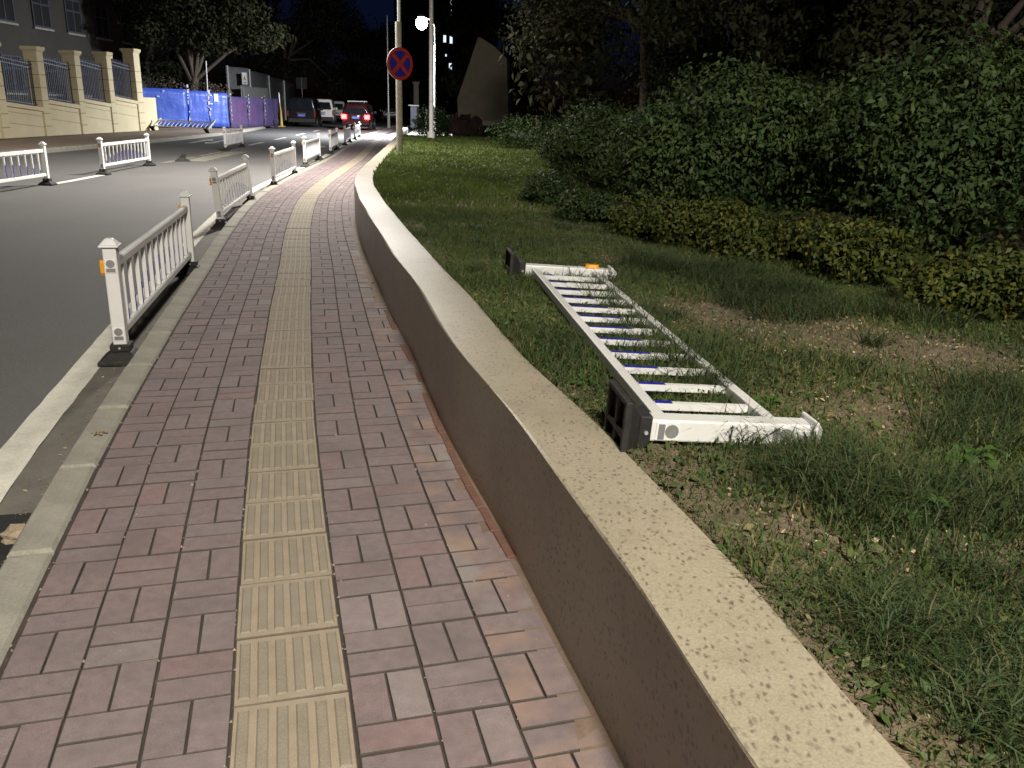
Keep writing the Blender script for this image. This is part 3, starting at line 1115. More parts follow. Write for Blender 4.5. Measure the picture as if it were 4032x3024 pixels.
tr = 'trees behind the garden'
tree('broad_tree', (5.6, 11.3, SOIL_Z), 5.2, crown(4.6, 4, 3.6, 2.9, 16, 1), 42000, .1, 'near broad tree with brownish green leaves, upper right corner', 81, .12, group=tr)
tree('broad_tree', (3.9, 14.5, SOIL_Z), 5.6, crown(4.6, 4, 3.8, 4.3, 16, 2), 34000, .11, 'dark tree rising behind the big round shrub, top middle right', 82, .13, group=tr)
tree('broad_tree', (2.9, 20.5, SOIL_Z), 7, crown(5, 4, 5, 4.2, 16, 3), 42000, .095, 'dark tree with glinting leaves right of the stone slab', 83, .15, group=tr)
tree('broad_tree', (8.5, 17, SOIL_Z), 8, crown(7, 5, 7, 4.6, 18, 4), 26000, .17, 'tall dark tree filling the top right background', 84, .2, group=tr)
tree('broad_tree', (4.8, 24, SOIL_Z), 9, crown(7, 5, 8, 5, 18, 5), 22000, .2, 'tall dark tree at the back, top right of centre', 85, .2, group=tr)
tree('broad_tree', (1.9, 39, .1), 7, crown(3.6, 3, 5.0, 4.6, 12, 6), 10000, .16, 'slim dark tree standing behind the stone slab', 86, .14, group=tr)

# weeds
def weed(p, n, L, seed, label, mat='weed'):
    rr = random.Random(seed)
    root = empty('weed', p)
    for k in range(n):
        a = k * 2.4 + rr.uniform(-.3, .3)
        e = rr.uniform(.3, 1.15)
        l = L * rr.uniform(.6, 1.1)
        q = MB()
        d = Vector((math.cos(a), math.sin(a), 0)); s_ = Vector((-math.sin(a), math.cos(a), 0))
        st = rr.uniform(.3, 1) * l
        o_ = d * math.cos(e) * st + Vector((0, 0, math.sin(e) * st))
        V = []
        for f_, w_ in ((0, .03), (.3, .22), (.6, .27), (.85, .17), (1, .02)):
            c = o_ + d * l * .75 * f_ + Vector((0, 0, l * .22 * math.sin(f_ * 3) - .1 * l * f_))
            V += [c - s_ * w_ * l + Vector((0, 0, .06 * l)), c, c + s_ * w_ * l + Vector((0, 0, .06 * l))]
        F = []
        for i in range(4):
            F += [(3 * i, 3 * i + 1, 3 * i + 4, 3 * i + 3), (3 * i + 1, 3 * i + 2, 3 * i + 5, 3 * i + 4)]
        q.add(V, F)
        q.tube([(0, 0, -.01), tuple(o_ * .6), tuple(o_)], .0016, 4, False)
        q.obj('leaf', mat, root, True)
    tag(root, label, 'weed', 'weeds in the garden')


for i, (px, py, n, L, lb) in enumerate(((1290, 800, 16, .05, 'bright broad-leaved weed against the lower rail of the fallen guardrail'), (1255, 835, 14, .045, 'small bright weed between the stone wall and the fallen guardrail'),
                                     (1340, 745, 12, .05, 'weed growing up through the middle bars of the fallen guardrail'), (1660, 880, 12, .05, 'weed poking out by the upper rail near the white cap'),
                                     (1820, 1050, 26, .06, 'leafy weed clump on the soil below the fallen guardrail cap'), (1440, 920, 8, .035, 'little weed standing before the near post of the fallen guardrail'),
                                     (1950, 1110, 22, .07, 'large leafy weed right of the bare soil patch'), (2080, 1000, 22, .07, 'leafy weed near the right edge above the bare patch'),
                                     (815, 612, 6, .03, 'tiny weed sprouting where the wall meets the pavement'))):
    z = SOIL_Z if i < 8 else 0
    p = a2(px, py, z)
    if i == 8: p.x -= .04
    weed((p.x, p.y, z), n, L, 90 + i, lb)
p = a2(212, 938, 0)
weed((p.x, p.y, 0), 9, .03, 120, 'dry tuft of weed in the kerb joint at left', 'litter')


# ------------------------------------------------------------------ guardrails
def guardrail(L, amber=True):
    """x along the rail (0..L), y across, z up from the road"""
    root = empty('guardrail')
    zb = .075
    for e, x in enumerate((0, L)):
        q = MB()
        for a_ in (-1, 1):
            q.box(x + a_ * .105 - .01, x + a_ * .105 + .01, -.125, .125, 0, .026)
            q.box(x - .095, x + .095, a_ * .115 - .01, a_ * .115 + .01, 0, .0255)
        q.box(x - .095, x + .095, -.012, .012, .003, .024)
        q.box(x - .012, x + .012, -.105, -.0125, .003, .024); q.box(x - .012, x + .012, .0125, .105, .003, .024)
        q.frustum(x - .114, x + .114, -.124, .124, .024, x - .06, x + .06, -.062, .062, .075)
        q.box(x - .058, x + .058, -.058, .058, .075, .12)
        ft = q.obj('foot', 'rubber', root, bevel=.006)
        q = MB()
        for sx in (-1, 1):
            q.tube([(x + sx * .058, 0, .1), (x + sx * .064, 0, .1)], .007, 8)
        q.obj('bolt', 'galv', ft)
        q = MB()
        q.box(x - .039, x + .039, -.039, .039, zb, .715)
        po = q.obj('post', 'white', root, bevel=.007)
        q = MB()
        q.frustum(x - .056, x + .056, -.056, .056, .715, x - .056, x + .056, -.056, .056, .73)
        q.frustum(x - .052, x + .052, -.052, .052, .73, x - .02, x + .02, -.02, .02, .767)
        q.obj('cap', 'white2', po, bevel=.006)
        sx = -1 if e == 0 else 1
        for zc in (.605, .185):
            q = MB()
            q.frustum(x + sx * .039 - .003, x + sx * .039 + .003, -.034, .034, zc - .045, x + sx * .039 - .003, x + sx * .039 + .003, -.034, .034, zc + .04)
            so_ = q.obj('socket_plate', 'white2', po, bevel=.003)
            q = MB()
            xs = sx * .0425
            n_ = 10
            ring = [(x + xs, .029 * math.cos(k * 6.2832 / n_ * 1.0) * (1 if True else 0), zc + .012 + .026 * math.sin(k * 6.2832 / n_)) for k in range(n_)]
            q.tube([(x + xs - sx * .003, 0, zc + .013), (x + xs, 0, zc + .013)], .025, 12)
            q.box(x + xs - .003, x + xs + .0005, -.026, .026, zc - .036, zc - .014)
            q.obj('socket', 'socket', po)
        if amber is True or amber == e:
            q = MB()
            yy = -1 if True else 1
            q.frustum(x - .03, x + .03, .0445, .0445 + .001, .585, x - .03, x + .03, .0445, .0455, .66)
            q.v = q.v[:0]; q.f = q.f[:0]; q.mi = q.mi[:0]
            V = []
            for z_, w_ in ((.545, .018), (.56, .03), (.62, .03), (.635, .018)):
                V += [(x - w_, .0395, z_), (x - w_ * .75, .063, z_), (x + w_ * .75, .063, z_), (x + w_, .0395, z_)]
            F = [(0, 1, 2, 3)[::-1], (12, 13, 14, 15)]
            for i in range(3):
                for k in range(3):
                    F.append((4 * i + k, 4 * i + k + 1, 4 * i + k + 5, 4 * i + k + 4))
            q.add(V, F)
            q.obj('reflector', 'orange', po)
    for nm, zc, w, h in (('upper_rail', .612, .024, .029), ('lower_rail', .19, .022, .027)):
        q = MB()
        # rounded rail profile
        pr = [(-w, -h), (w, -h), (w, h * .45), (w * .55, h), (-w * .55, h), (-w, h * .45)]
        V = [(x, a_, zc + b_) for x in (.039, L - .039) for a_, b_ in pr]
        F = [tuple(range(6))[::-1], tuple(range(6, 12))] + [(k, (k + 1) % 6, 6 + (k + 1) % 6, 6 + k) for k in range(6)]
        q.add(V, [f[::-1] for f in F])
        q.obj(nm, 'white', root, bevel=.004)
    nb = 12
    z0, z1 = .2172, .5828
    for i in range(nb):
        x = L * (i + 1) / (nb + 1)
        q = MB(); q.box(x - .0125, x + .0125, -.0135, .0135, z0, z1)
        ba = q.obj('baluster', 'white', root)
        fr = .12 + .5 * math.sin(math.pi * (i + .6) / (nb + .2)) ** 1.1
        q = MB()
        q.box(x - .0175, x + .0175, -.0185, .0185, z0 + .001, z0 + (z1 - z0) * fr)
        V, F = q.v, q.f
        q2 = MB()
        q2.box(x - .0123, x + .0123, .0135, .0152, z0 + .001, z0 + (z1 - z0) * fr)
        q2.box(x - .0123, x + .0123, -.0152, -.0135, z0 + .001, z0 + (z1 - z0) * fr)
        q2.obj('blue_strip', 'blue', ba)
    return root


proto = guardrail(2.93)
GR = 'white guardrails along the kerb'
KB = [(478, 1351, 746, 1033), (871, 862, 984, 775), (1078, 715, 1157, 674), (1241, 639, 1279, 612), (1329, 592, 1351, 578), (1382, 560, 1402, 552), (1425, 540, 1441, 532)]
gl = ['nearest white guardrail at the kerb, showing blue strips and an amber reflector', 'second nearest white guardrail along the kerb, far post leaning', 'third white guardrail along the kerb, beside the start of the curve',
      'fourth white guardrail along the kerb, right of the road arrow', 'fifth white guardrail along the kerb from the nearest one', 'sixth white guardrail along the kerb, next to last', 'farthest white guardrail of the kerb row, before the dark car']


def place(o, p0, p1, z):
    d = (p1 - p0); d.z = 0
    o.location = (p0.x, p0.y, z)
    o.rotation_euler = (0, 0, math.atan2(d.y, d.x))


for i, (x0, y0, x1, y1) in enumerate(KB):
    o = proto if i == 0 else copy_tree(proto)
    p0, p1 = at(x0, y0, 0.055), at(x1, y1, 0.055)
    if i > 2:   # keep the row on its line at real length
        s0 = T.at_y(p0.y); q0 = T.off(s0, KO - .34); q1 = T.off(s0 + 2.93, KO - .34)
        p0, p1 = Vector((*q0, 0)), Vector((*q1, 0))
    place(o, p0, p1, ROAD_Z + .008)
    if i == 1:
        o.rotation_euler = (R(-4), 0, o.rotation_euler.z)
    tag(o, gl[i], 'guardrail', GR)
MR = 'white guardrails in the middle of the road'
ml = ['middle-of-road guardrail cut off by the left edge', 'middle-of-road guardrail between the left edge one and the stray foot', 'middle-of-road guardrail farthest away, in front of the violet hoarding']
for i, (x1, y1, s_) in enumerate(((215, 708, -1), (606, 637, -1), (975, 568, -1))):
    o = copy_tree(proto)
    p1 = at(x1, y1, .03)
    t1 = MED.at_y(p1.y)
    q1 = MED.pos(t1); q0 = MED.pos(t1 - 2.95)
    place(o, Vector((*q0, 0)), Vector((*q1, 0)), ROAD_Z + .004)
    tag(o, ml[i], 'guardrail', MR)

# the one lying in the garden
ZL = SOIL_Z + .062
N0, N1, F0 = a2(1374, 925, ZL), a2(1752, 920, ZL), a2(1120, 583, ZL)
ax = (F0 - N0); Lf = ax.length; ax.normalize()
az = (N1 - N0).normalized(); az = (az - ax * az.dot(ax)).normalized(); az = (az + Vector((0, 0, -.055))).normalized()
ay = az.cross(ax).normalized(); az = ax.cross(ay)
fg = guardrail(Lf, 1)
Mr = Matrix((ax, ay, az)).transposed().to_4x4()
fg.matrix_world = Matrix.Translation(N0 - az * .105 + Vector((.03, .02, 0))) @ Mr @ Matrix.Diagonal((1, .95, .93, 1))
tag(fg, 'white guardrail lying flat on the grass behind the stone wall', 'guardrail')

# the one toppled by the blue hoarding
lg = guardrail(3.45, False)
p0, p1 = at(596, 486, .12), at(872, 520, .06)
p0 = aty(596, 484, 41.5); p1 = aty(876, 520, 39.6)
ax = Vector((p1.x - p0.x, p1.y - p0.y, 0)).normalized()
nrm = Vector((ax.y, -ax.x, 0))
if nrm.y > 0: nrm = -nrm            # towards the road
az = (Vector((0, 0, .62)) - nrm * .78).normalized()
ay = az.cross(ax)
lg.matrix_world = Matrix.Translation((p0.x, p0.y, .16)) @ Matrix((ax, ay, az)).transposed().to_4x4()
tag(lg, 'white guardrail toppled over on the far pavement before the blue hoarding', 'guardrail')

# stray foot on the road
q = MB()
q.frustum(-.2, .2, -.2, .2, 0, -.17, .17, -.17, .17, .03)
q.frustum(-.15, .15, -.15, .15, .03, -.07, .07, -.07, .07, .1)
q.frustum(-.07, .07, -.07, .07, .1, .02, .13, -.07, .07, .2)
p = at(550 + 620 / 3.687, 320 + 1160 / 3.687, ROAD_Z)
sf = q.obj('rubber_base', 'rubber', bevel=.01); sf.location = (p.x, p.y, ROAD_Z); sf.rotation_euler = (0, 0, R(20))
tag(sf, 'black rubber guardrail foot left alone in the road', 'rubber block')


# ------------------------------------------------------------------ poles and lamps
def lamp_light(name, loc, power, col, parent, aim, rad=.5):
    ld = bpy.data.lights.new(name, 'SPOT')
    ld.spot_size = R(172)
    ld.spot_blend = 1.0
    ld.energy = power
    ld.color = col
    ld.shadow_soft_size = rad
    o = bpy.data.objects.new(name, ld)
    COL.objects.link(o)
    o.parent = parent
    o.location = loc
    o.rotation_euler = Vector(aim).to_track_quat('-Z', 'Y').to_euler()
    return o


def street_lamp(base, H, arm, label, power, col, r=.06, upper=None, mat='galv', head=.16, globe=0, aim=(-.45, 0, -1)):
    """arm: vector from the pole to the lamp head"""
    root = empty('street_lamp', base)
    if upper:
        zs, r1 = upper
        q = MB(); q.tube([(0, 0, -.3), (0, 0, zs)], [r * 1.05, r], 14); q.obj('pole', 'concrete', root, True)
        q = MB(); q.tube([(.02, 0, zs - .4), (.02, 0, H)], [r1, r1 * .8], 12); po = q.obj('upper_pole', mat, root, True)
    else:
        q = MB(); q.tube([(0, 0, -.3), (0, 0, H)], [r, r * .6], 12); q.obj('pole', mat, root, True)
        q = MB(); q.tube([(0, 0, 0), (0, 0, .25)], r * 1.5, 12); q.obj('base_collar', mat, root, True)
    a = Vector(arm)
    path = []
    for k in range(9):
        t = k / 8 * math.pi / 2
        path.append(Vector((a.x * (1 - math.cos(t)), a.y * (1 - math.cos(t)), H + a.z * math.sin(t))))
    q = MB(); q.tube(path, r * .5, 10); q.obj('arm', mat, root, True)
    e = path[-1]
    q = MB()
    import bmesh
    n_ = 16
    prof = [(0, .13), (.07, .125), (.14, .08), (.17, .0), (.16, -.02)]
    V, F = [], []
    for i, (rr_, zz) in enumerate(prof):
        for k in range(n_):
            t = 6.2832 * k / n_
            V.append((e.x + rr_ * math.cos(t) * head / .16, e.y + rr_ * math.sin(t) * head / .16, e.z + zz))
    for i in range(len(prof) - 1):
        for k in range(n_):
            F.append((i * n_ + k, (i + 1) * n_ + k, (i + 1) * n_ + (k + 1) % n_, i * n_ + (k + 1) % n_))
    q.add(V, F)
    hd = q.obj('lamp_housing', mat, root, True)
    q = MB()
    prof = [(.155, -.01), (.15, -.06), (.12, -.12), (.07, -.16), (.0, -.175)]
    if globe:
        prof = [(globe * math.sin(a_ * math.pi / 12) * .16 / head, -globe - .0 + globe * math.cos(a_ * math.pi / 12)) for a_ in range(1, 13)]
    V, F = [], []
    for i, (rr_, zz) in enumerate(prof):
        for k in range(n_):
            t = 6.2832 * k / n_
            V.append((e.x + rr_ * math.cos(t) * head / .16, e.y + rr_ * math.sin(t) * head / .16, e.z + zz))
    for i in range(len(prof) - 1):
        for k in range(n_):
            F.append((i * n_ + k, (i + 1) * n_ + k, (i + 1) * n_ + (k + 1) % n_, i * n_ + (k + 1) % n_))
    q.add(V, F)
    q.obj('lens', 'lamp', hd, True)
    lamp_light('lamp_light', (e.x, e.y, e.z - (.38 if not globe else globe * 2 + .15)), power, col, root, aim)
    tag(root, label, 'street lamp')
    return root


# pole with the sign; its lamp hangs above the picture
sp = at(1400 + 385 / 2.212, 1345 / 2.212, SOIL_Z)
top = aty(1580, 0, sp.y)
slp = street_lamp((sp.x, sp.y, SOIL_Z), 6.4, (-1.3, .3, .5), 'tall lamp pole carrying the round no-stopping sign at the wall bend', LAMP_SIGN, (1, .95, .87), .068, (2.75, .04), aim=(-.4, -.1, -1))
# lamp seen lit up the street
lb = aty(1712, 434, 46)
hd = aty(1660, 93, 46)
street_lamp((lb.x, 46, .1), hd.z - .3, (hd.x - lb.x, 0, .5), 'curved-neck street lamp glowing white beyond the white pole', LAMP_FAR, (.93, .96, 1), .06, None, 'white', .2, .29, (-.6, .2, -1))
# the next lamp of the row, behind the photographer
street_lamp((2.75, -4.1, SOIL_Z), 6.3, (-1.1, .2, .5), 'street lamp in the garden behind the viewpoint', LAMP_NEAR, (1, .93, .8), .068, (2.8, .045), aim=(-.15, .95, -1))

# round no-stopping sign
c = aty(1575, 251, sp.y - .12)
sg = empty('no_stopping_sign', c)
rad = .335


def disc(r0, r1, y, n=40, th=.0):
    V, F = [], []
    for k in range(n):
        t = 6.2832 * k / n
        V += [(r0 * math.cos(t), y, r0 * math.sin(t)), (r1 * math.cos(t), y, r1 * math.sin(t))]
    for k in range(n):
        a_, b_ = 2 * k, 2 * ((k + 1) % n)
        F.append((a_, a_ + 1, b_ + 1, b_))
    return V, F


q = MB(); q.tube([(0, .012, 0), (0, 0, 0)], rad, 40); q.obj('plate', 'galv', sg)
q = MB(); q.tube([(0, -.001, 0), (0, -.003, 0)], rad * .83, 40); q.obj('blue_field', 'sblue', sg)
q = MB(); V, F = disc(rad * .8, rad * .995, -.005); q.add(V, F); q.obj('red_ring', 'red', sg)
for s_ in (-1, 1):
    q = MB(); q.box(-.042, .042, -.0065 - .001 * (s_ + 1), -.0045 - .001 * (s_ + 1), -rad * .82, rad * .82, Matrix.Rotation(s_ * R(45), 4, 'Y')); q.obj('red_bar', 'red', sg)
q = MB(); q.box(-.05, .05, .012, .06, .1, .14); q.box(-.05, .05, .012, .06, -.14, -.1); q.obj('bracket', 'galv', sg)
sg.rotation_euler = (0, 0, R(42))
tag(sg, 'round blue no-stopping sign with red ring and red cross', 'sign')

# white pole
p = at(1400 + 660 / 2.212, 1225 / 2.212, SOIL_Z)
wp = empty('utility_pole', (p.x, p.y, SOIL_Z))
q = MB(); q.tube([(0, 0, -.3), (0, 0, 8.5)], [.075, .055], 14); q.obj('shaft', 'white', wp, True)
q = MB(); q.tube([(0, 0, -.05), (0, 0, .28)], [.13, .125], 14); q.obj('base_collar', 'white', wp, True)
q = MB(); q.box(-.05, .05, -.09, -.07, 1.2, 1.36); q.obj('hatch', 'galv', wp)
tag(wp, 'straight white metal pole rising from the lawn edge right of the sign', 'pole')
# thin poles
p = at(1531, 504, 0)
tp = empty('thin_pole', (p.x, p.y, 0))
q = MB(); q.tube([(0, 0, -.2), (0, 0, 7.5)], [.06, .04], 10); q.obj('shaft', 'galv', tp, True)
q = MB(); q.tube([(0, 0, 0), (0, 0, 1.1)], .11, 10); q.obj('base_sleeve', 'concrete', tp, True)
tag(tp, 'thin grey pole at the far end of the pavement', 'pole')
q = MB(); q.tube([(0, 0, 0), (0, 0, .85)], .07, 10); q.tube([(0, 0, .85), (0, 0, .9)], .08, 10)
p = aty(1679, 505, 44)
bo = q.obj('bollard', 'white', None, True); bo.location = (p.x, 44, p.z); tag(bo, 'short white bollard left of the white pole', 'bollard')

# post stub with flat white box
p = aty(1630, 420, 60)
bx = empty('utility_box', (p.x, 60, .15))
q = MB(); q.box(-.22, .22, -.2, .2, .0, p.z - .1); q.obj('cabinet', 'iron', bx, bevel=.02)
q = MB(); q.box(-.36, .36, -.28, .28, p.z - .1, p.z - .04); q.obj('lid', 'white', bx, bevel=.01)
tag(bx, 'grey utility box with white lid behind the sign pole', 'box')
p0 = aty(1640, 407, 84); p1 = aty(1640, 330, 84)
gp_ = empty('gate_pier', (p0.x, 84, .1))
q = MB(); q.box(-.24, .24, -.24, .24, 0, p1.z - .1); q.obj('shaft', 'stone', gp_, bevel=.02)
q = MB(); q.box(-.32, .32, -.32, .32, p1.z - .1, p1.z + .08); q.obj('cap', 'stone', gp_, bevel=.02)
tag(gp_, 'pale square gate pier in the dark left of the glowing lamp', 'pier')

# ------------------------------------------------------------------ stone slab monument
Y = 36
bl, br_, tp_ = aty(1806, 470, Y), aty(1995, 475, Y), aty(1886, 149, Y)
mo = empty('stone_slab', (bl.x, Y, .2))
zb, zt = bl.z - .2, tp_.z - .2
w_ = br_.x - bl.x
xt = tp_.x - bl.x
pts = [(.0, zb), (-.05, zb + (zt - zb) * .25), (xt * .45, zb + (zt - zb) * .62), (xt * .97, zt), (xt * 1.12, zt - .02), (w_ * .7, zt - .3), (w_ * .97, zt - .75), (w_ * 1.05, zb)]
V = [(x, -.35, z) for x, z in pts] + [(x + .1, .45, z) for x, z in pts]
n_ = len(pts)
F = [tuple(range(n_))[::-1], tuple(range(n_, 2 * n_))] + [(k, (k + 1) % n_, n_ + (k + 1) % n_, n_ + k) for k in range(n_)]
q = MB(); q.add(V, F); q.obj('slab', 'stone', mo, bevel=.02)
q = MB(); q.box(-.15, w_ + .3, -.6, .8, zb - .2, zb + .0); q.obj('ledge', 'concrete', mo, bevel=.02)
q = MB(); q.box(.1, w_ + .1, -.3, .6, 0, zb - .2); q.obj('plinth', 'dark', mo)
tag(mo, 'tall pale stone slab with slanting left edge on a dark plinth', 'monument')
for i, (px, s_) in enumerate(((1797, .24), (1830, .3), (1864, .26))):
    p = aty(px, 535, Y - 1.5)
    o = chunk('garden_rock', (p.x, Y - 1.5, p.z + .35), s_, 'rust', 20 + i, 1.6)
    tag(o, ['left', 'middle', 'right'][i] + ' one of three red-brown rocks under the stone slab', 'rock', 'rocks under the stone slab')

# ------------------------------------------------------------------ boundary wall with pillars and iron fence
BX = -17.62
PY = [27.0, 29.72, 32.44, 35.16, 37.88]
PT = [3.05, 3.1, 3.13, 3.16, 3.28]
PW = .43
bw = empty('boundary_wall', (BX, 27, .05))
SL = -.077
LEDGE = [1.12, 1.2, 1.3, 1.37, 1.5]      # ledge height at the near end of each bay
for i, y in enumerate(PY + [40.55]):
    h = (PT + [3.58])[i]
    w = PW if i < 5 else .62
    yy = y - 27
    q = MB(); q.box(-.5, 0, yy, yy + w, -.2, h - .12)
    pl = q.obj('pillar', 'cream', bw, bevel=.012)
    q = MB(); q.box(-.57, .07, yy - .07, yy + w + .07, h - .12, h); q.box(-.53, .035, yy - .035, yy + w + .035, h - .17, h - .121)
    q.obj('cap', 'cream', pl, bevel=.012)
    q = MB()
    for z in (.35, .8, 1.25, 1.7, 2.15, 2.6):
        if z < h - .3: q.box(-.003, .003, yy + .012, yy + w - .012, z, z + .022); q.box(-.49, -.01, yy - .003, yy + .003, z, z + .022)
    q.obj('groove', 'cream_line', pl)
bays = [(PY[i] + PW, (PY + [40.55])[i + 1]) for i in range(5)]
for i, (y0, y1) in enumerate(bays):
    L = y1 - y0
    zl = LEDGE[i]
    yy = y0 - 27
    q = MB()
    V = [(x, a_, z) for a_, zz in ((yy, zl), (yy + L, zl + SL * L)) for x, z in ((-.36, -.2), (-.06, -.2), (-.06, zz - .14), (-.36, zz - .14))]
    q.add(V, [(0, 1, 2, 3)[::-1], (4, 5, 6, 7), (0, 4, 5, 1)[::-1], (1, 5, 6, 2)[::-1], (2, 6, 7, 3)[::-1], (3, 7, 4, 0)[::-1]])
    lw = q.obj('low_wall', 'cream', bw)
    q = MB()
    V = [(x, a_, z) for a_, zz in ((yy, zl), (yy + L, zl + SL * L)) for x, z in ((-.46, zz - .139), (-.0, zz - .139), (-.0, zz), (-.46, zz))]
    q.add(V, [(0, 1, 2, 3)[::-1], (4, 5, 6, 7), (0, 4, 5, 1)[::-1], (1, 5, 6, 2)[::-1], (2, 6, 7, 3)[::-1], (3, 7, 4, 0)[::-1]])
    q.obj('ledge', 'cream', lw, bevel=.008)
    q = MB()
    for z in (.3, .68):
        V = [(-.058, a_, zz) for a_, zz in ((yy + .05, z + zl - 1.0), (yy + L - .05, z + zl - 1.0 + SL * L), (yy + L - .05, z + zl - .985 + SL * L), (yy + .05, z + zl - .985))]
        q.add(V, [(0, 1, 2, 3)])
    q.obj('groove', 'cream_line', lw)
    # iron fence panel
    fe = empty('fence_panel'); fe.parent = bw
    zt0 = zl + 1.5
    for k, (dz, th) in enumerate(((.07, .04), (1.32, .045), (1.46, .035))):
        q = MB()
        V = [(x, a_, z) for a_, zz in ((yy, zl + dz), (yy + L, zl + dz + SL * L)) for x, z in ((-.25, zz), (-.21, zz), (-.21, zz + th), (-.25, zz + th))]
        q.add(V, [(0, 1, 2, 3)[::-1], (4, 5, 6, 7), (0, 4, 5, 1)[::-1], (1, 5, 6, 2)[::-1], (2, 6, 7, 3)[::-1], (3, 7, 4, 0)[::-1]])
        q.obj('fence_rail', 'iron', fe)
    nb = 17
    if i == 0:
        q = MB(); q.box(-.013, .013, -.013, .013, 0, 1.46); q.frustum(-.013, .013, -.013, .013, 1.46, -.001, .001, -.001, .001, 1.56); pkm = q.mesh('picket', 'iron')
    for k in range(nb):
        o = link('picket', pkm, fe)
        a_ = (k + .5) / nb * L
        o.location = (-.23, yy + a_, zl + .08 + SL * a_)
# return end
q = MB(); q.box(-.5, -.02, 14.17, 15.6, -.2, 1.5); q.obj('end_wall', 'cream', bw, bevel=.01)
q = MB(); q.box(-2.4, -1.9, 14.9, 15.4, -.2, 3.2); pl = q.obj('pillar', 'cream', bw, bevel=.012)
q = MB(); q.box(-2.47, -1.83, 14.83, 15.47, 3.2, 3.32); q.obj('cap', 'cream', pl, bevel=.012)
tag(bw, 'cream rendered boundary wall with square pillars and grey iron fence panels', 'wall')
# trodden earth along its foot
m = MB(); V, F = [], []
for i in range(60):
    y = 24 + i * .35
    V += [(BX - .3, y, .056), (BX + .25 + .35 * float(lattice_noise(np.array([y]), np.array([0.]), .9, 8)[0]), y, .06)]
    if i: F.append((2 * i - 2, 2 * i - 1, 2 * i + 1, 2 * i))
m.add(V, F); tag(m.obj('earth_strip', 'soil'), kind='structure')

# building behind it
bd = empty('plaster_building', (-25.5, 22, 0))
q = MB(); q.box(-8, 0, 0, 39, 0, 7.2); q.obj('wall', 'plaster', bd)
q = MB(); q.box(-8.5, .5, -.5, 39.5, 7.2, 7.5); q.obj('roof', 'concrete', bd)
for k in range(11):
    for zf in (1.6, 4.9):
        y0 = 1.2 + k * 3.4
        q = MB(); q.box(-.02, .05, y0, y0 + 1.7, zf, zf + 1.75); wdw = q.obj('window', 'dark', bd)
        q = MB()
        for a_ in (0, .82, 1.62): q.box(.05, .09, y0 + a_, y0 + a_ + .08, zf, zf + 1.75)
        for a_ in (0, 1.1, 1.67): q.box(.052, .088, y0 + .002, y0 + 1.698, zf + a_, zf + a_ + .08)
        q.obj('frame', 'iron', wdw)
        q = MB(); q.box(.05, .16, y0 - .1, y0 + 1.8, zf - .12, zf - .02); q.obj('sill', 'concrete', wdw)
tag(bd, 'dim plastered building with dark windows behind the pillared wall', 'building')

# far tower with a few lit windows
tw = empty('tower_block', (-14.5, 165, 0))
q = MB(); q.box(-9, 9, 0, 16, 0, 46); q.obj('wall', 'dark', tw)
lit = [(1779, 3), (1781, 48), (1751, 153), (1776, 157), (1773, 263), (1756, 218)]
for i, (px, py) in enumerate(lit):
    p = aty(px, py, 164.9)
    w = .24 if i != 5 else .12
    h = .6 if i != 5 else .2
    q = MB(); q.box(p.x + 14.5 - w, p.x + 14.5 + w, -.12, .02, p.z - h, p.z + h); q.obj('lit_window', 'window_lit', tw)
for c_ in range(6):
    for r_i in range(12):
        x0 = -8 + c_ * 2.8
        q = MB() if r_i == 0 and c_ == 0 else q
        if r_i == 0 and c_ == 0:
            q.box(-.6, .6, -.05, .02, -.7, .7); wme = q.mesh('window', 'glass')
        o = link('window', wme, tw); o.location = (x0, 0, 3 + r_i * 3.4)
tag(tw, 'far dark tower block with a few lit windows behind the lamp', 'building')

# ------------------------------------------------------------------ hoardings
def hoard_panel(name, p0, p1, z0, z1, mat, label, cat, group=None, crease=.03, seed=0, ribs=0):
    d = Vector((p1[0] - p0[0], p1[1] - p0[1], 0)); L = d.length
    root = empty(name, (p0[0], p0[1], 0), math.atan2(d.y, d.x))
    rr = np.random.default_rng(seed)
    nx, nz = 14, 8
    X, Z = np.meshgrid(np.linspace(0, L, nx), np.linspace(z0, z1, nz))
    Yv = crease * (rr.random((nz, nx)) - .5)
    if ribs:
        Yv = Yv * .2 + .03 * (np.arange(nx) % 2)[None, :]
    V = np.stack([X.ravel(), Yv.ravel(), Z.ravel()], 1)
    V2 = V + np.array([0, .03, 0])
    i = np.arange(nx * nz).reshape(nz, nx)
    F = np.stack([i[:-1, :-1], i[:-1, 1:], i[1:, 1:], i[1:, :-1]], -1).reshape(-1, 4)
    F2 = F[:, ::-1] + nx * nz
    rim = []
    edge = list(i[0, :]) + list(i[1:, -1]) + list(i[-1, -2::-1]) + list(i[-2:0:-1, 0])
    for a_, b_ in zip(edge, edge[1:] + edge[:1]):
        rim.append((b_, a_, a_ + nx * nz, b_ + nx * nz))
    link('sheet', np_mesh('sheet', np.vstack([V, V2]), np.vstack([F, F2, np.array(rim)]), mat), root)
    q = MB()
    q.box(.03, .09, .07, .13, 0, z1 + .05); q.obj('support_post', 'galv', root)
    tag(root, label, cat, group)
    return root, L


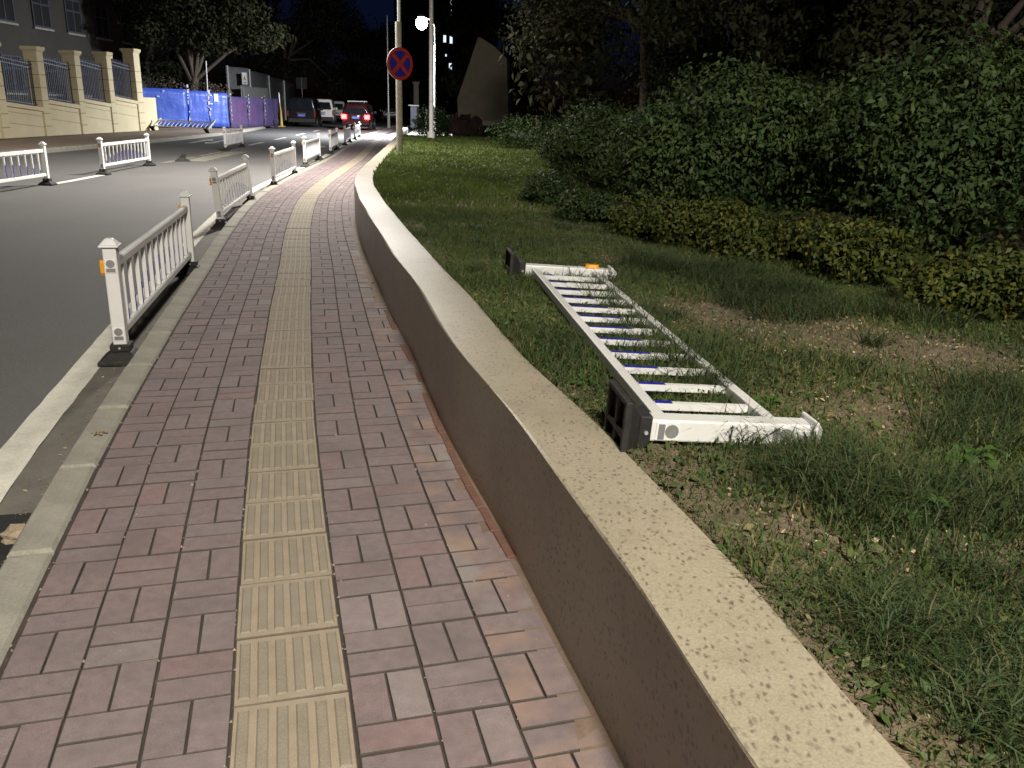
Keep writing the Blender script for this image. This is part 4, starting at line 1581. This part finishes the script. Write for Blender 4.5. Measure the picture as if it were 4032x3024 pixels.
BH = 'blue site hoarding panels'
B0, B1 = Vector((-19.9, 45.4, 0)), Vector((-16.15, 48.6, 0))
zt = aty(740, 352, 47).z
labs = ['left blue hoarding panel beside the pillared wall, white strip at its edge', 'middle narrow blue hoarding panel between two taped seams', 'right blue hoarding panel carrying a white notice']
fr = [0, .55, .78, 1.0]
roots = []
for i in range(3):
    a_, b_ = B0.lerp(B1, fr[i] + .004), B0.lerp(B1, fr[i + 1] - .004)
    rt_, L = hoard_panel('hoarding_panel', a_, b_, .12, zt - .1 * i * .6, 'hoard', labs[i], 'hoarding', BH, .05, 30 + i)
    roots.append((rt_, L))
for i, zz in ((1, 0), (2, 0)):
    rt_, L = roots[i]
    q = MB(); rr = random.Random(i)
    for k in range(14):
        z = .3 + k * .14
        if rr.random() < .75:
            w = rr.uniform(.02, .09); q = MB(); q.box(-.03 + rr.uniform(-.05, .05), w, -.05, -.035, z, z + rr.uniform(.04, .16)); q.obj('tape', 'tape', rt_)
rt_, L = roots[2]
q = MB(); q.box(.28, .52, -.055, -.04, 1.45, 1.85); q.obj('notice', 'paper', rt_)
q = MB(); q.box(.05, .18, -.055, -.04, 1.75, 1.81); q.box(.06, .2, -.055, -.04, 1.3, 1.37); q.obj('tape', 'tape', rt_)
rt_, L = roots[0]
q = MB(); q.box(.02, .12, -.06, -.04, 1.0, 2.3); q.obj('edge_strip', 'white', rt_)
q = MB(); q.box(1.4, 1.52, -.06, -.045, 1.88, 1.94); q.box(1.1, 1.24, -.06, -.045, 1.6, 1.66); q.obj('tape', 'tape', rt_)
VH = 'violet site hoarding panels'
V0, V1 = Vector((-16.1, 48.7, 0)), Vector((-15.75, 57.2, 0))
zt2 = aty(990, 384, 52).z
labs = ['violet hoarding panel next to the blue ones', 'middle violet hoarding panel with creased sheet', 'farthest violet hoarding panel with a red glow at its end']
for i in range(3):
    a_, b_ = V0.lerp(V1, i / 3 + .004), V0.lerp(V1, (i + 1) / 3 - .004)
    rt_, L = hoard_panel('violet_panel', a_, b_, .05, zt2, 'hoard_p', labs[i], 'hoarding', VH, .1, 40 + i)
    q = MB(); rr = random.Random(50 + i)
    for k in range(7):
        z = .5 + k * .22; q = MB(); q.box(.02, rr.uniform(.05, .12), -.07, -.055, z, z + rr.uniform(.05, .16)); q.obj('tape', 'tape', rt_)

# yellow cone-like prop
p = (-15.15, 55.6)
yc = empty('yellow_prop', (p[0], p[1], 0))
q = MB(); q.frustum(-.2, .2, -.2, .2, .05, -.17, .17, -.17, .17, .1); q.obj('base', 'yellow', yc)
q = MB(); q.tube([(0, 0, .1), (0, 0, 1.0), (-.05, 0, 1.5)], [.1, .04, .03], 12); q.obj('shaft', 'yellow', yc, True)
q = MB(); q.tube([(-.05, 0, 1.5), (-.07, 0, 2.1)], [.035, .03], 10); q.obj('pole', 'galv', yc, True)
tag(yc, 'yellow tapered post base at the end of the violet hoarding', 'post')

# tall grey fence
GF = 'tall grey fence panels'
ga, gb = aty(902, 400, 57.5), aty(988, 400, 59.5)
gc = aty(1168, 400, 84)
zt3 = aty(902, 262, 57.5).z
labs = ['grey tall fence panel carrying the warning sign', 'grey tall fence panel just past the corner', 'grey tall fence panel in the middle of the receding side', 'grey tall fence panel ending behind the dark van']
segs = [(ga, gb)] + [(gb.lerp(gc, k / 3), gb.lerp(gc, (k + 1) / 3)) for k in range(3)]
for i, (a_, b_) in enumerate(segs):
    rt_, L = hoard_panel('fence_sheet', a_, b_, .1, zt3 - .12 * i, 'grey_sheet', labs[i], 'fence', GF, .05, 60 + i, 1)
    q = MB(); q.box(-.06, .06, -.08, .0, .1, zt3 - .12 * i + .06); q.obj('post', 'galv', rt_)
c = aty(965, 309, 58.2)
ws_ = empty('warning_sign', (c.x, c.y - .12, c.z), math.atan2(gb.y - ga.y, gb.x - ga.x))
q = MB(); q.box(-.24, .24, -.01, .01, -.36, .36); q.obj('board', 'paper', ws_)
q = MB(); q.add([(-.17, -.014, -.12), (.17, -.014, -.12), (0, -.014, .18)], [(0, 1, 2)]); q.obj('yellow_triangle', 'yellow', ws_)
q = MB(); q.box(-.015, .015, -.018, -.016, -.04, .08); q.box(-.015, .015, -.018, -.016, -.09, -.06); q.obj('exclamation_mark', 'dark', ws_)
q = MB(); q.box(-.16, .16, -.014, -.012, -.26, -.21); q.box(-.12, .12, -.014, -.012, -.32, -.29); q.obj('lettering', 'iron', ws_)
tag(ws_, 'white warning board with a yellow triangle on the grey fence', 'sign')
pa, pb = aty(960, 420, 57), aty(1065, 430, 62)
rt_, L = hoard_panel('pale_board', pa, pb, 1.4, aty(960, 340, 57).z, 'pale', 'pale low boards standing before the grey fence above the violet sheets', 'board', None, .02, 70)
# two white boards on a post behind the vans
p = aty(1188, 328, 92)
sb = empty('road_sign', (p.x, 92, 0))
q = MB(); q.tube([(0, 0, 0), (0, 0, p.z + .6)], .06, 10); q.obj('post', 'galv', sb, True)
for s_ in (-1, 1):
    q = MB(); q.box(s_ * .3 - .26, s_ * .3 + .26, -.1, -.07, p.z - .55, p.z + .55); q.obj('board', 'pale', sb)
tag(sb, 'pair of pale square boards on a post beyond the grey fence', 'sign')

# left tree over the hoarding and background trees
p = aty(760, 330, 53)
lt_ = tree('street_tree', (p.x, 53, .05), 9.5, [((0, 0, 7.0), (3.2, 2.6, 2.0)), ((-2.4, 0, 7.6), (2.2, 2.2, 1.6)), ((2.6, 0, 6.2), (2.4, 2, 1.5)), ((4.4, -.3, 5.2), (1.6, 1.4, .9)), ((1.2, 0, 5.0), (2.2, 1.8, 1.1)), ((-1.8, 0, 5.4), (2.0, 1.8, 1.2)), ((0, 0, 9), (3.6, 2.6, 1.5))],
           26000, .24, 'leafy street tree with forked trunk behind the blue hoarding', 101, .26, fork=.32, limbs=9, shell=.35)
bgt = 'dark trees far up the street'
for i, (x, y, h, w, lb) in enumerate(((-30, 60, 11, 9, 'black tree mass above the blue hoarding, far left'), (-24, 90, 13, 12, 'black tree mass behind the grey fence'), (-21, 112, 14, 13, 'black tree mass above the white vans'), (-15, 122, 12, 10, 'dark tree at the end of the street above the dark car'),
                                     (-29, 70, 9, 6, 'dark tree beside the far end of the plastered building'), (-3, 85, 11, 8, 'dark tree beyond the glowing lamp, right of its post'))):
    tree('far_tree', (x, y, 0), h, crown(w, w * .7, h * .75, h * .58, 14, 110 + i), 9000, .42, lb, 110 + i, .3, group=bgt)
# heap of earth and dry brush on top of hoarding
m_ = shrub('dry_brush', (-20.0, 49.5, 1.4), [((0, 0, .6), (1.6, .8, .7)), ((2.0, 1.4, .6), (1.3, .8, .6)), ((-1.6, -1, .7), (1.2, .8, .6))], 2600, .12, 'bark', 'dark brown brush showing over the top of the blue hoarding', 'brush', 130)
q = MB(); p = aty(811, 330, 50); p2 = aty(811, 240, 50)
q.tube([(p.x, 50, 0), (p2.x, 50, p2.z)], .03, 8)
tag(q.obj('white_rod', 'white'), 'thin white rod standing behind the blue hoarding', 'rod')


# ------------------------------------------------------------------ vehicles
def vehicle(name, W_, H_, L, paint, label, cat, roofbox=False, lit=False, van=True):
    """rear at y=0, front at +L"""
    root = empty(name)
    hw = W_ / 2
    bel = H_ * (.56 if van else .58)
    tw_ = hw * (.86 if van else .74)
    secs = [(0.03, hw * .95, tw_ * .9, .38, bel, H_ * .9), (.1, hw, tw_, .3, bel, H_ * .975), (.5, hw, tw_, .28, bel, H_), (L * .55, hw, tw_, .28, bel, H_), (L * .68, hw, tw_ * .97, .28, bel, H_ * .97),
            (L * .82, hw * .98, tw_ * .95, .28, bel * .98, bel * 1.15), (L * .9, hw * .95, hw * .85, .3, bel * .8, bel * .95), (L, hw * .85, hw * .75, .35, bel * .62, bel * .78)]
    if not van:
        secs[0] = (0.03, hw * .95, tw_ * .85, .42, bel, H_ * .82); secs[1] = (.14, hw, tw_ * .95, .32, bel, H_ * .93)
    V, F = [], []
    for (y, a_, b_, z0, zb_, zt_) in secs:
        zm = zb_ + (zt_ - zb_) * .88
        V += [(-a_ * .94, y, z0), (-a_, y, z0 + .15), (-a_, y, zb_), (-b_ - (a_ - b_) * .12, y, zm), (-b_ * .85, y, zt_), (b_ * .85, y, zt_), (b_ + (a_ - b_) * .12, y, zm), (a_, y, zb_), (a_, y, z0 + .15), (a_ * .94, y, z0)]
    n_ = 10
    for i in range(len(secs) - 1):
        for k in range(n_):
            F.append((i * n_ + k, i * n_ + (k + 1) % n_, (i + 1) * n_ + (k + 1) % n_, (i + 1) * n_ + k)[::-1])
    F.append(tuple(range(n_))); F.append(tuple((len(secs) - 1) * n_ + k for k in range(n_))[::-1])
    q = MB(); q.add(V, F)
    body = q.obj('body', paint, root, True, bevel=.03)
    # rear window
    zb_, zt_ = bel + .04, H_ * (.9 if van else .84) - .06
    q = MB(); q.add([(-hw * .84, -.012, zb_), (hw * .84, -.012, zb_), (tw_ * .84, .0, zt_), (-tw_ * .84, .0, zt_)], [(0, 1, 2, 3)])
    q.add([(-hw * .84, .02, zb_), (hw * .84, .02, zb_), (tw_ * .84, .03, zt_), (-tw_ * .84, .03, zt_)], [(3, 2, 1, 0)])
    q.add([(-hw * .84, -.012, zb_), (-hw * .84, .02, zb_), (hw * .84, .02, zb_), (hw * .84, -.012, zb_)], [(0, 1, 2, 3)])
    q.obj('rear_window', 'glass', body)
    for s_ in (-1, 1):
        for y0, y1 in ((.3, L * .3), (L * .32, L * .5), (L * .52, L * .66)):
            q = MB()
            zb2, zt2_ = bel + .05, bel + (H_ - bel) * .82
            f_ = (zt2_ - bel) / (H_ - bel) / .88 * .88
            xb = hw + .004; xt_ = hw - (hw - tw_) * .88 * f_ + .008
            vs = [(s_ * xb, y0, zb2), (s_ * xb, y1, zb2), (s_ * xt_, y1 - .05, zt2_), (s_ * xt_, y0 + .05, zt2_)]
            q.add(vs, [(0, 1, 2, 3)[::s_]])
            q.obj('side_window', 'glass', body)
        for yw in (L * .2, L * .8):
            q = MB(); q.tube([(s_ * (hw - .2), yw, .34), (s_ * (hw + .005), yw, .34)], .34, 20); wl = q.obj('wheel', 'tyre', root, True)
            q = MB(); q.tube([(s_ * (hw + .005), yw, .34), (s_ * (hw + .015), yw, .34)], .2, 16); q.obj('rim', 'rim', wl)
        q = MB()
        if van: q.box(s_ * hw * .96 - .06, s_ * hw * .96 + .03, -.03, .1, bel * .62, bel * .98)
        else: q.box(s_ * hw * .82 - .17, s_ * hw * .82 + .15, -.05, .1, bel * .7, bel * .97)
        q.obj('tail_light', 'tail_on' if lit else 'tail_off', body, bevel=.02)
        q = MB(); q.box(s_ * (hw + .1) - .09, s_ * (hw + .1) + .09, L * .66, L * .66 + .08, bel + .02, bel + .22); q.obj('wing_mirror', paint, body, bevel=.03)
    q = MB(); q.box(-hw * .96, hw * .96, -.07, .12, .32, .58); q.obj('bumper', paint if lit else 'rubber', body, bevel=.03)
    q = MB(); q.box(-.24, .24, -.045, -.02, .72, .86); q.obj('number_plate', 'plate', body)
    q = MB(); q.box(-.3, .3, -.04, -.0, .9, .95); q.obj('handle_trim', 'chrome', body)
    if lit:
        q = MB(); q.box(.12, .24, -.06, -.04, .885, .9); q.box(.2, .34, -.1, -.08, .36, .42); q.obj('plate_lamp', 'plate_lamp', body)
        for s_ in (-1, 1):
            ld = bpy.data.lights.new('headlight_beam', 'SPOT'); ld.energy = 900; ld.spot_size = R(70); ld.spot_blend = .8; ld.color = (1, .96, .9); ld.shadow_soft_size = .08
            ho = bpy.data.objects.new('headlight_beam', ld); COL.objects.link(ho); ho.parent = root
            ho.location = (s_ * hw * .7, L + .12, .72); ho.rotation_euler = Vector((-.12, 1, -.04)).to_track_quat('-Z', 'Y').to_euler()
    if roofbox:
        q = MB()
        for s_ in (-1, 1): q.tube([(s_ * tw_ * .8, .5, H_ + .06), (s_ * tw_ * .8, L * .55, H_ + .06)], .025, 8)
        for y in (.8, 1.9): q.box(-tw_ * .85, tw_ * .85, y, y + .08, H_ + .07, H_ + .11)
        q.obj('roof_rack', 'galv', root)
    tag(root, label, cat)
    return root


def park(o, px0, px1, Y, rz):
    p = aty((px0 + px1) / 2, 450, Y)
    o.location = (p.x, Y, ROAD_Z)
    o.rotation_euler = (0, 0, rz)


v = vehicle('minivan', 1.9, 1.98, 4.9, 'car_dark', 'dark minivan parked at the left kerb, rear to the viewer', 'van'); park(v, 1134, 1240, 60.5, R(7))
v = vehicle('minivan', 1.85, 1.98, 4.9, 'car_white', 'white van parked just beyond the dark minivan', 'van'); park(v, 1225, 1310, 72, R(9))
v = vehicle('minivan', 1.8, 1.9, 4.6, 'car_white', 'second white van, the one farther up the street', 'van'); park(v, 1295, 1352, 84, R(9))
v = vehicle('estate_car', 1.82, 1.72, 4.5, 'car_red_glow', 'dark car with glowing red tail lights and roof rack driving away', 'car', True, True, False); park(v, 1352, 1448, 57.5, R(4))
v = vehicle('estate_car', 1.82, 1.65, 4.4, 'car_dark', 'dark car far up the street behind the thin pole', 'car', False, False, False); park(v, 1512, 1570, 95, R(12))
